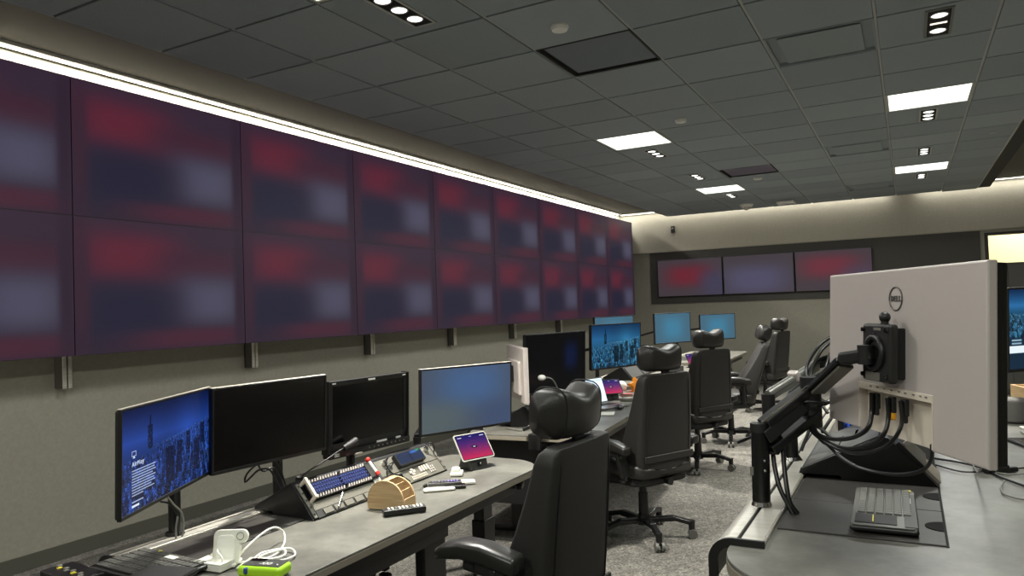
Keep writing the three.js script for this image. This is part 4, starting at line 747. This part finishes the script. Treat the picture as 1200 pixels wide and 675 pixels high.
function slab(label, kind, cat, pos, turn, w, l, h, mat, top) { const t = thing(kind, label, cat, pos, turn); part('body', box(w, h, l, 0, h / 2 + 0.001, 0, Math.min(0.005, h / 2.2)), mat, t); if (top) part('face', box(w * 0.86, 0.0012, l * 0.9, 0, h + 0.0012, 0), top, t); return t; }
slab('white remote nearest the viewer in the small pile left of the tablet stand', 'remote_control', 'remote control', [-1.87, DT, -2.7], -0.85, 0.04, 0.14, 0.01, M.whiteCase, M.white);
{ const t = slab('dark remote with purple keys in the small pile left of the tablet stand', 'remote_control', 'remote control', [-1.872, DT + 0.012, -2.75], -0.95, 0.042, 0.15, 0.016, M.panelDark, M.black);
  const g = clean(box(0.007, 0.003, 0.007, 0, 0, 0, 0.001, 1)); for (let r = 0; r < 9; r++) for (let k = 0; k < 3; k++) { const m = part('button', g, std(r < 4 ? 0x8272c4 : 0x6e6a78, 0.5), t, true); m.position.set((k - 1) * 0.011, 0.0185, -0.055 + r * 0.0135); } }
slab('black remote at the right end of the small pile near the tablet stand', 'remote_control', 'remote control', [-1.83, DT, -2.765], -0.95, 0.04, 0.1, 0.014, M.plastic, M.gloss);
slab('white remote farthest back in the small pile near the tablet stand', 'remote_control', 'remote control', [-1.85, DT, -2.83], -0.9, 0.045, 0.15, 0.014, M.whiteCase, M.white);
{ const t = thing('white_adapter', 'white power adapter with a rounded knob behind the pile of remotes', 'adapter', [-1.965, DT, -2.99], 0.5);
  part('body', box(0.06, 0.014, 0.085, 0, 0.008, 0, 0.005), M.whiteCase, t); part('top_block', box(0.04, 0.018, 0.05, -0.005, 0.024, -0.01, 0.007), M.whiteCase, t); }
{ const p = [[-2.0, 0.75, -2.52], [-1.97, 0.747, -2.6], [-1.962, 0.748, -2.66], [-1.963, 0.75, -2.71]].map((q) => V(...q)); cable('short white cable ending in a dark plug right of the organiser', p, 0.002, M.cableGrey);
  const t = thing('cable_plug', 'dark plug at the end of the short cable right of the organiser', 'plug', [-1.964, 0.75, -2.725], 0.1); part('shell', box(0.014, 0.012, 0.03, 0, 0, 0, 0.003), M.black, t); part('contact', box(0.009, 0.006, 0.014, 0, 0, -0.02, 0.001), M.chrome, t); }
// tablets on wedge stands
const tabTex = canvasTex(256, 192, (g, w, h) => {
  const q = g.createLinearGradient(0, 0, 0, h); q.addColorStop(0, '#1c1a5e'); q.addColorStop(0.35, '#4a2468'); q.addColorStop(1, '#c22a54'); g.fillStyle = q; g.fillRect(0, 0, w, h);
  g.strokeStyle = 'rgba(235,110,140,0.35)'; for (const r of [26, 48]) { g.beginPath(); g.arc(w / 2, h * 0.52, r, 0, 7); g.stroke(); } for (let k = 0; k < 10; k++) { const a = k * 0.63 + 0.2; g.beginPath(); g.moveTo(w / 2 + Math.cos(a) * 50, h * 0.52 + Math.sin(a) * 50); g.lineTo(w / 2 + Math.cos(a) * 58, h * 0.52 + Math.sin(a) * 58); g.stroke(); }
  g.fillStyle = '#15142e'; g.beginPath(); g.ellipse(w / 2, h * 0.52, 26, 11, 0, 0, 7); g.fill(); g.fillStyle = '#e8e8f4'; g.fillRect(w / 2 - 10, h * 0.5, 20, 6); g.fillRect(14, 14, 34, 5); g.fillRect(w - 50, 14, 36, 5); g.fillStyle = '#9aa0d8'; g.fillRect(w / 2 - 14, 10, 24, 5);
});
function makeTablet(label, pos, turn, rim) {
  const t = thing('tablet_stand', label, 'tablet', pos, turn); t.scale.setScalar(0.8);
  const s = new THREE.Shape(); s.moveTo(-0.062, 0); s.lineTo(0.062, 0); s.lineTo(0.045, 0.05); s.lineTo(-0.036, 0.058); s.lineTo(-0.062, 0);
  part('wedge', ext(s, 0.13, 0.004).translate(0, 0.004, -0.065).rotateY(-Math.PI / 2), M.panelDark, t);
  part('base_plate', box(0.17, 0.006, 0.15, 0, 0.004, 0, 0.002), M.dark, t);
  part('dial', [T(new THREE.TorusGeometry(0.015, 0.0022, 8, 24).rotateX(-0.24), 0.004, 0.034, 0.064), cyl(V(0.004, 0.034, 0.055), V(0.004, 0.036, 0.067), 0.013, 0.012, 20)], M.satin, t);
  part('dial_mark', box(0.004, 0.012, 0.002, 0.006, 0.036, 0.0685), M.white, t);
  const tilt = -0.62, put = (g) => g.rotateX(tilt).translate(0, 0.135, 0.012);
  const f = part('tablet_body', put(ext(roundRect(0.25, 0.18, 0.014), 0.006, 0.001, 6).translate(0, 0, -0.004)), rim, t);
  const g = put(T(new THREE.PlaneGeometry(0.23, 0.16), 0, 0, 0.0042)); part('screen', g, screenMat(tabTex, 1.0), f, true);
  part('screen_border', put(ext(roundRect(0.24, 0.17, 0.01), 0.0006).translate(0, 0, 0.003)), M.black, f);
  return t;
}
makeTablet('tablet with pink and violet screen on a wedge stand, near left desk', [-1.975, DT, -3.16], 1.2, std(0xc9c7c0, 0.3, 0.3));

// ---------------------------------------------------------------- second and third left desks
const silverRim = std(0x2a2a2c, 0.3, 0.3);
makeTablet('tablet with pink and violet screen beside the open laptop', [-2.25, DT, -5.82], 0.85, silverRim);
makeTablet('tablet with pink and violet screen on the third desk, beside the third chair', [-2.34, DT, -8.9], 0.85, silverRim);
{
  const t = thing('laptop', 'open silver laptop with a white page on its screen, beyond the nearest headrest', 'laptop', [-2.12, DT, -5.38], 1.25);
  part('keyboard_base', box(0.31, 0.014, 0.215, 0, 0.008, 0, 0.004), std(0xa9a8a4, 0.35, 0.6), t);
  const kg = clean(box(0.016, 0.003, 0.014, 0, 0, 0, 0.001, 1)); for (let r = 0; r < 5; r++) for (let k = 0; k < 14; k++) { const m = part('key', kg, M.dark, t, true); m.position.set(-0.127 + k * 0.0195, 0.0165, -0.075 + r * 0.0185); }
  part('touch_pad', box(0.11, 0.001, 0.07, 0, 0.0155, 0.062), std(0x8e8d88, 0.3, 0.4), t);
  const up = (g) => g.rotateX(-0.3).translate(0, 0.014, -0.106);
  const lid = part('lid', up(box(0.31, 0.212, 0.007, 0, 0.106, 0, 0.003)), std(0xa9a8a4, 0.35, 0.6), t);
  part('screen', up(T(new THREE.PlaneGeometry(0.295, 0.19), 0, 0.108, 0.0042)), screenMat(canvasTex(256, 164, (g, w, h) => { g.fillStyle = '#d8ecfa'; g.fillRect(0, 0, w, h); g.fillStyle = '#8fb8d4'; g.fillRect(0, 12, w, 4); g.fillStyle = '#a8bccb'; for (const [x, y, a] of [[120, 50, 70], [120, 62, 60], [120, 88, 84], [120, 96, 40], [130, 122, 50]]) g.fillRect(x, y, a, 4); g.fillStyle = '#74889a'; g.fillRect(118, 84, 90, 3); }), 1.25), lid, true);
}
slab('white paper strip in front of the open laptop', 'paper', 'paper', [-1.98, DT, -5.05], 0.3, 0.1, 0.16, 0.002, M.paper);
{ const t = thing('mouse', 'dark mouse in front of the open laptop', 'mouse', [-1.98, DT, -5.3], 0.6); part('shell', loft([-0.05, -0.035, 0, 0.035, 0.05].map((z, i) => Array.from({ length: 16 }, (_, k) => { const a = k / 16 * 2 * Math.PI, w = [0.01, 0.027, 0.031, 0.028, 0.012][i]; return V(Math.cos(a) * w, 0.016 + Math.sin(a) * 0.014 * (w / 0.031), z); }))), M.plastic, t); part('wheel', T(new THREE.TorusGeometry(0.008, 0.003, 6, 14).rotateY(Math.PI / 2), 0, 0.025, -0.03), M.dark, t); }
{ const t = thing('charging_puck', 'pale round puck on the second desk, right of the tablet', 'puck', [-2.08, DT, -5.8]); part('body', T(new THREE.CylinderGeometry(0.075, 0.07, 0.022, 32), 0, 0.012, 0), std(0x7a786e, 0.5), t); part('top_ring', T(new THREE.TorusGeometry(0.055, 0.003, 6, 32).rotateX(Math.PI / 2), 0, 0.0235, 0), M.plastic, t); }
{ const t = thing('snack_box', 'small red and white box behind the pale puck', 'box', [-2.16, DT, -5.97], 0.4); part('body', box(0.1, 0.035, 0.06, 0, 0.018, 0, 0.003), std(0xa8483c, 0.6), t); for (const y of [0.012, 0.024]) part('stripe', box(0.1015, 0.004, 0.0615, 0, y, 0), M.paper, t); }
{ // white cup-shaped lamp head and orange star shaped toy in a tray
  const t = thing('tray', 'dark tray holding the orange toy on the second desk', 'tray', [-2.22, DT, -6.2], 0.2); part('base', box(0.26, 0.012, 0.16, 0, 0.007, 0, 0.004), M.plastic, t); part('rim', [box(0.26, 0.025, 0.008, 0, 0.016, 0.078), box(0.26, 0.025, 0.008, 0, 0.016, -0.078), box(0.008, 0.025, 0.16, 0.128, 0.016, 0), box(0.008, 0.025, 0.16, -0.128, 0.016, 0)], M.white, t);
  const o = thing('orange_toy', 'bright orange star shaped toy on the second desk', 'toy', [-2.16, DT + 0.012, -6.2], 0.9);
  const s = new THREE.Shape(); for (let k = 0; k < 10; k++) { const a = k / 10 * 2 * Math.PI + 0.35, r = k % 2 ? 0.036 : 0.072; k ? s.lineTo(Math.cos(a) * r, Math.sin(a) * r * 0.9) : s.moveTo(Math.cos(a) * r, Math.sin(a) * r * 0.9); } s.closePath();
  part('body', ext(s, 0.03, 0.008, 2).rotateX(-0.35).translate(0, 0.062, 0), M.orange, o); part('base', box(0.1, 0.022, 0.06, 0, 0.012, 0.01, 0.008), std(0xe8541a, 0.5), o);
  const w = thing('white_ball', 'white ball shaped speaker left of the orange toy', 'speaker', [-2.29, DT + 0.012, -6.2]); part('ball', T(new THREE.SphereGeometry(0.05, 20, 14), 0, 0.055, 0), M.white, w); part('foot', cyl(V(0, 0, 0), V(0, 0.012, 0), 0.03, 0.028, 20), M.white, w);
}
const tur2 = makeTurret('black turret on the second desk left of the nearest headrest', [-2.5, DT + 0.004, -4.32], 0.09, 1.0, {}); tur2.scale.set(0.9, 1, 0.85);
for (const u of [0.24, 0.72]) part('rack_module', SB(0.42, 0.14, 0.008, u, 0.085, 0.006, 0.001), M.panelDark, tur2);
for (let r = 0; r < 3; r++) for (let k = 0; k < 8; k++) part('key', SB(0.03, 0.018, 0.008, 0.08 + k * 0.045, 0.05 + r * 0.032, 0.012, 0.002), k % 3 ? M.silver : M.silverLight, tur2);
const tur3 = makeTurret('black turret on the third desk', [-2.9, DT + 0.004, -7.3], 0.06, 1.0, {}); tur3.scale.x = 0.9;
for (const u of [0.24, 0.72]) part('rack_module', SB(0.42, 0.14, 0.008, u, 0.085, 0.006, 0.001), M.panelDark, tur3);
{ const t = thing('gooseneck_microphone', 'pale headed gooseneck microphone in front of the big dark monitor', 'microphone', [0, 0, 0]);
  part('base', cyl(V(-2.225, 0.79, -4.75), V(-2.225, 0.84, -4.75), 0.02, 0.017), M.black, t); part('gooseneck', tube([V(-2.225, 0.83, -4.75), V(-2.22, 0.95, -4.72), V(-2.235, 1.03, -4.66), V(-2.265, 1.05, -4.61)], 0.006), M.cableGrey, t); part('head', T(new THREE.SphereGeometry(0.024, 16, 12).scale(1.25, 0.9, 1), -2.28, 1.048, -4.59), M.white, t); }
cable('tangled white cable behind the nearest headrest', [[-2.2, 0.8, -4.6], [-2.12, 0.78, -4.5], [-2.2, 0.77, -4.42], [-2.1, 0.76, -4.4], [-2.15, 0.8, -4.5], [-2.02, 0.76, -4.45], [-2.1, 0.75, -4.35], [-2.25, 0.76, -4.3]].map((q) => V(...q)), 0.004, M.cableWhite);
cable('grey cable lying on the near end of the second desk', [[-2.4, 0.748, -4.25], [-2.25, 0.748, -4.2], [-2.15, 0.748, -4.28], [-2.0, 0.748, -4.22]].map((q) => V(...q)), 0.004, M.cableGrey);
{ const t = thing('desk_clamp', 'black clamp with a crank gripping the near end of the second desk', 'clamp', [-2.05, 0.735, -4.05]);
  part('jaw', [box(0.08, 0.02, 0.1, 0, 0.02, 0, 0.003), box(0.08, 0.02, 0.1, 0, -0.055, 0, 0.003), box(0.08, 0.095, 0.018, 0, -0.018, 0.052, 0.003)], M.black, t); part('screw', cyl(V(0, -0.15, 0.01), V(0, -0.06, 0.01), 0.01, 0.01, 12), M.dark, t); part('post', [cyl(V(0, 0.03, 0), V(0, 0.1, 0), 0.018, 0.018, 16), beam(V(0, 0.085, 0), V(-0.09, 0.05, 0.03), 0.025, 0.02)], M.black, t); part('knob', T(new THREE.SphereGeometry(0.022, 14, 10), 0.03, 0.1, 0.02), M.dark, t); }
slab('dark equipment box on the second desk under the big dark monitor', 'equipment_box', 'box', [-2.0, DT, -4.5], 0.1, 0.2, 0.2, 0.05, M.dark, M.panelDark);
for (const [x, z, w, l, h, m, lab] of [[-2.55, -8.75, 0.14, 0.1, 0.05, M.white, 'white box at the back of the third desk'], [-2.42, -8.35, 0.2, 0.12, 0.07, M.dark, 'black box at the back of the third desk'], [-2.45, -10.2, 0.2, 0.16, 0.04, M.paper, 'white stack of paper on the farthest desk'], [-2.55, -10.6, 0.16, 0.12, 0.08, std(0xc08058, 0.6), 'tan box on the farthest desk']]) slab(lab, 'box', 'box', [x, DT, z], 0.3, w, l, h, m, m);
// cables under the left monitors
cable('black cable loop hanging under the wide switched off monitor', [W(-2.300, -0.571, -2.110), W(-2.300, -0.591, -2.040), W(-2.300, -0.617, -2.005), W(-2.300, -0.639, -2.001), W(-2.300, -0.628, -2.026), W(-2.300, -0.607, -2.070), W(-2.300, -0.615, -2.122), W(-2.300, -0.664, -2.157), W(-2.300, -0.726, -2.187)], 0.004, M.cable);
cable('second black cable hanging under the wide switched off monitor', [W(-2.330, -0.575, -2.085), W(-2.330, -0.623, -2.118), W(-2.330, -0.621, -2.173), W(-2.330, -0.654, -2.199), W(-2.330, -0.718, -2.230), W(-2.330, -0.759, -2.253)], 0.004, M.cable);
cable('straight black cable beside the pole of the wide switched off monitor', [W(-2.360, -0.602, -2.211), W(-2.360, -0.643, -2.238), W(-2.360, -0.707, -2.264), W(-2.360, -0.754, -2.282)], 0.004, M.cable);
cable('pale grey cable looping down the pole of the leftmost monitor', [W(-2.360, -0.629, -1.706), W(-2.360, -0.666, -1.733), W(-2.360, -0.698, -1.760), W(-2.360, -0.747, -1.770), W(-2.360, -0.796, -1.758), W(-2.360, -0.801, -1.743), W(-2.360, -0.759, -1.737), W(-2.360, -0.710, -1.746)], 0.0035, M.cableGrey);
cable('dark cable running down the pole of the leftmost monitor', [W(-2.370, -0.643, -1.686), W(-2.370, -0.658, -1.720), W(-2.370, -0.695, -1.747), W(-2.370, -0.784, -1.755)], 0.004, M.cable);

// ---------------------------------------------------------------- operator chairs: local +z is forward, origin on the floor under the column
function makeChair(label, pos, turn, lift = 0, recline = 0.09, footTurn = 0.2, armUp = 0) {
  const t = thing('operator_chair', label, 'chair', pos, turn, undefined);
  for (let k = 0; k < 5; k++) {
    const a = footTurn + k * 2 * Math.PI / 5, c = Math.cos(a), s = Math.sin(a), P = (r, y) => V(c * r, y, s * r);
    const l = part('leg', [beam(P(0.03, 0.115), P(0.2, 0.128), 0.048, 0.036, 0.01), beam(P(0.19, 0.128), P(0.3, 0.1), 0.042, 0.03, 0.01), cyl(P(0.305, 0.055), P(0.305, 0.115), 0.02, 0.022, 14)], M.satin, t);
    for (const q of [-0.02, 0.02]) part('caster', cyl(V(c * 0.31 - s * q - s * 0.009, 0.03, s * 0.31 + c * q + c * 0.009), V(c * 0.31 - s * q + s * 0.009, 0.03, s * 0.31 + c * q - c * 0.009), 0.03, 0.03, 20), M.wheel, l);
    part('hood', beam(P(0.29, 0.055), P(0.325, 0.05), 0.03, 0.03, 0.01), M.black, l);
  }
  part('hub', cyl(V(0, 0.085, 0), V(0, 0.15, 0), 0.045, 0.04, 20), M.black, t);
  part('gas_column', [cyl(V(0, 0.13, 0), V(0, 0.3 + lift * 0.5, 0), 0.035, 0.032, 20), cyl(V(0, 0.28, 0), V(0, 0.42 + lift, 0), 0.024, 0.024, 20)], M.satin, t);
  const up = (g) => g.translate(0, lift, 0);
  part('seat_mechanism', up(box(0.2, 0.06, 0.26, 0, 0.405, -0.02, 0.015)), M.black, t);
  part('lever', [up(cyl(V(0.1, 0.4, 0.05), V(0.27, 0.395, 0.06), 0.007, 0.007, 10)), up(box(0.06, 0.012, 0.03, 0.28, 0.395, 0.06, 0.005))], M.plastic, t);
  part('knob', up(cyl(V(0.0, 0.42, -0.2), V(0.0, 0.42, -0.26), 0.02, 0.024, 14)), M.plastic, t);
  // seat: cushion with raised side bolsters over a moulded shell
  const ring = (hw, y0, y1, z, n = 28) => Array.from({ length: n }, (_, k) => { const a = k / n * 2 * Math.PI, x = sgn(Math.cos(a), 0.45) * hw, q = sgn(Math.sin(a), 0.5); return V(x, q > 0 ? (y0 + y1) / 2 + q * (y1 - y0) / 2 + (Math.abs(x / hw) > 0.62 ? 0.018 : 0) : (y0 + y1) / 2 + q * (y1 - y0) / 2, z); });
  part('seat_cushion', up(loft([[0.2, 0.455, 0.50, -0.245], [0.25, 0.44, 0.535, -0.2], [0.262, 0.435, 0.545, -0.05], [0.262, 0.435, 0.548, 0.1], [0.255, 0.435, 0.548, 0.2], [0.24, 0.44, 0.53, 0.255], [0.18, 0.462, 0.5, 0.275]].map((q) => ring(...q)))), M.leather, t);
  part('seat_shell', up(loft([[0.17, 0.405, 0.44, -0.22], [0.235, 0.39, 0.45, -0.15], [0.245, 0.39, 0.45, 0.1], [0.2, 0.41, 0.448, 0.22]].map((q) => ring(...q)))), M.dark, t);
  // backrest: flat rear panel, wings growing forward towards the seat
  const tilt = (g) => { g.translate(0, -0.46, 0.2); g.rotateX(-recline); return g.translate(0, 0.46 + lift, -0.2); };
  const bring = (y, hw, dep, wing, sh = 1) => Array.from({ length: 36 }, (_, k) => { const a = k / 36 * 2 * Math.PI, x = sgn(Math.cos(a), 0.32) * hw * sh, q = sgn(Math.sin(a), 0.32); const zf = -0.235 + dep + wing * Math.pow(Math.abs(x / hw), 3); return V(x, y, q > 0 ? (-0.235 + zf) / 2 + q * (zf + 0.235) / 2 : (-0.235 + zf) / 2 + q * (zf + 0.235) / 2 - 0.008 * (1 - Math.pow(x / hw, 2))); });
  part('backrest', tilt(loft([bring(0.475, 0.2, 0.06, 0.02, 0.9), bring(0.49, 0.222, 0.1, 0.08), bring(0.56, 0.235, 0.125, 0.11), bring(0.68, 0.235, 0.13, 0.08), bring(0.82, 0.228, 0.115, 0.04), bring(0.95, 0.22, 0.1, 0.015), bring(1.05, 0.212, 0.088, 0.006), bring(1.085, 0.205, 0.08, 0), bring(1.105, 0.19, 0.06, 0, 0.98), bring(1.11, 0.17, 0.03, 0, 0.9)])), M.leatherBack, t);
  part('back_cover', tilt(box(0.42, 0.045, 0.012, 0, 0.58, -0.246, 0.005)), M.leatherBack, t);
  for (const s of [-1, 1]) part('seam', tilt(tube([V(s * 0.18, 0.5, -0.236), V(s * 0.186, 0.75, -0.2365), V(s * 0.176, 1.0, -0.2365), V(s * 0.168, 1.082, -0.23), V(s * 0.162, 1.104, -0.2), V(s * 0.158, 1.104, -0.17)], 0.0028, 24)), M.seam, t);
  part('headrest_bracket', tilt(box(0.06, 0.12, 0.02, 0, 1.1, -0.2, 0.006)), M.black, t);
  // headrest: saddle, dipping at the middle, ends rounded and wrapping forward
  const hr = []; for (let k = 0; k <= 18; k++) {
    const u = -1 + k / 9, x = u * 0.165, e = Math.sqrt(Math.max(0.02, 1 - Math.pow(Math.abs(u), 9))), yt = 1.285 - 0.027 * (0.5 + 0.5 * Math.cos(Math.min(1, Math.abs(u) / 0.66) * Math.PI)) - 0.055 * (1 - e), yb = 1.12 + 0.045 * (1 - e), hz = 0.068 * e, zc = -0.175 + 0.035 * u * u;
    hr.push(Array.from({ length: 26 }, (_, m) => { const a = m / 26 * 2 * Math.PI; return V(x, (yt + yb) / 2 + sgn(Math.sin(a), 0.62) * (yt - yb) / 2 * (0.75 + 0.25 * e), zc + sgn(Math.cos(a), 0.62) * hz); }));
  }
  const h = part('headrest', tilt(loft(hr.reverse())), M.leather, t);
  for (const s of [-1, 1]) { const u = 0.74, e = Math.sqrt(1 - Math.pow(u, 9)), yt = 1.29 - 0.055 * (1 - e), yb = 1.12 + 0.045 * (1 - e), zc = -0.175 + 0.035 * u * u, hz = 0.0685 * e; part('seam', tilt(tube(Array.from({ length: 22 }, (_, m) => { const a = m / 22 * 2 * Math.PI; return V(s * u * 0.165, (yt + yb) / 2 + sgn(Math.sin(a), 0.62) * (yt - yb) / 2 * (0.75 + 0.25 * e), zc + sgn(Math.cos(a), 0.62) * hz); }), 0.0024, 66, true)), M.seam, h); }
  // armrests: padded arc, front end dropping
  for (const s of [-1, 1]) {
    const ar = [[-0.2, 0.7, 0.028, 0.02], [-0.19, 0.704, 0.042, 0.03], [-0.08, 0.725, 0.046, 0.032], [0.0, 0.728, 0.048, 0.03], [0.07, 0.715, 0.047, 0.026], [0.1, 0.702, 0.036, 0.02], [0.11, 0.698, 0.02, 0.01]].map(([z, y0, hw, hh]) => [z, y0 + armUp, hw, hh]).map(([z, y, hw, hh]) => Array.from({ length: 22 }, (_, m) => { const a = m / 22 * 2 * Math.PI; return V(s * 0.3 + sgn(Math.cos(a), 0.6) * hw, y - 0.02 + sgn(Math.sin(a), 0.6) * hh, z); }));
    const pd = part('armrest', up(loft(ar)), M.arm, t);
    part('arm_support', [up(beam(V(s * 0.3, 0.675 + armUp, 0.0), V(s * 0.3, 0.655 + armUp, -0.16), 0.05, 0.06, 0.012)), up(beam(V(s * 0.295, 0.67 + armUp, -0.12), V(s * 0.265, 0.46, -0.13), 0.04, 0.07, 0.012)), up(beam(V(s * 0.285, 0.46, -0.13), V(s * 0.1, 0.425, -0.08), 0.05, 0.03, 0.008))], M.plastic, pd);
    part('arm_button', up(cyl(V(s * 0.325, 0.66 + armUp, -0.04), V(s * 0.329, 0.66 + armUp, -0.04), 0.01, 0.01, 12)), M.black, pd);
  }
  return t;
}
const faceTurn = (fx, fz) => Math.atan2(fx, fz);
const c1 = makeChair('nearest black leather operator chair in the foreground, its headrest before the laptop', [-1.25, 0, -2.27], faceTurn(-1, -0.07), -0.008, 0.09, 0.3, 0.085);
makeChair('second black operator chair from the viewer, whole star base showing in the aisle', [-1.6, 0, -4.67], faceTurn(-0.88, -0.47), -0.01, 0.07, 0.15, -0.045);
makeChair('third black operator chair in the aisle, between the second one and the leaning one', [-1.78, 0, -6.8], faceTurn(-0.85, -0.53), 0, 0.05, 0.5, -0.05);
makeChair('fourth black operator chair, leaning back and seen from the side', [-1.76, 0, -8.15], faceTurn(-0.96, 0.28), 0, 0.3, 0.1);
makeChair('farthest black operator chair, half hidden behind the leaning one', [-1.8, 0, -10.6], faceTurn(-0.96, -0.28), 0, 0.12, 0.4);
renderer.render(scene, camera);
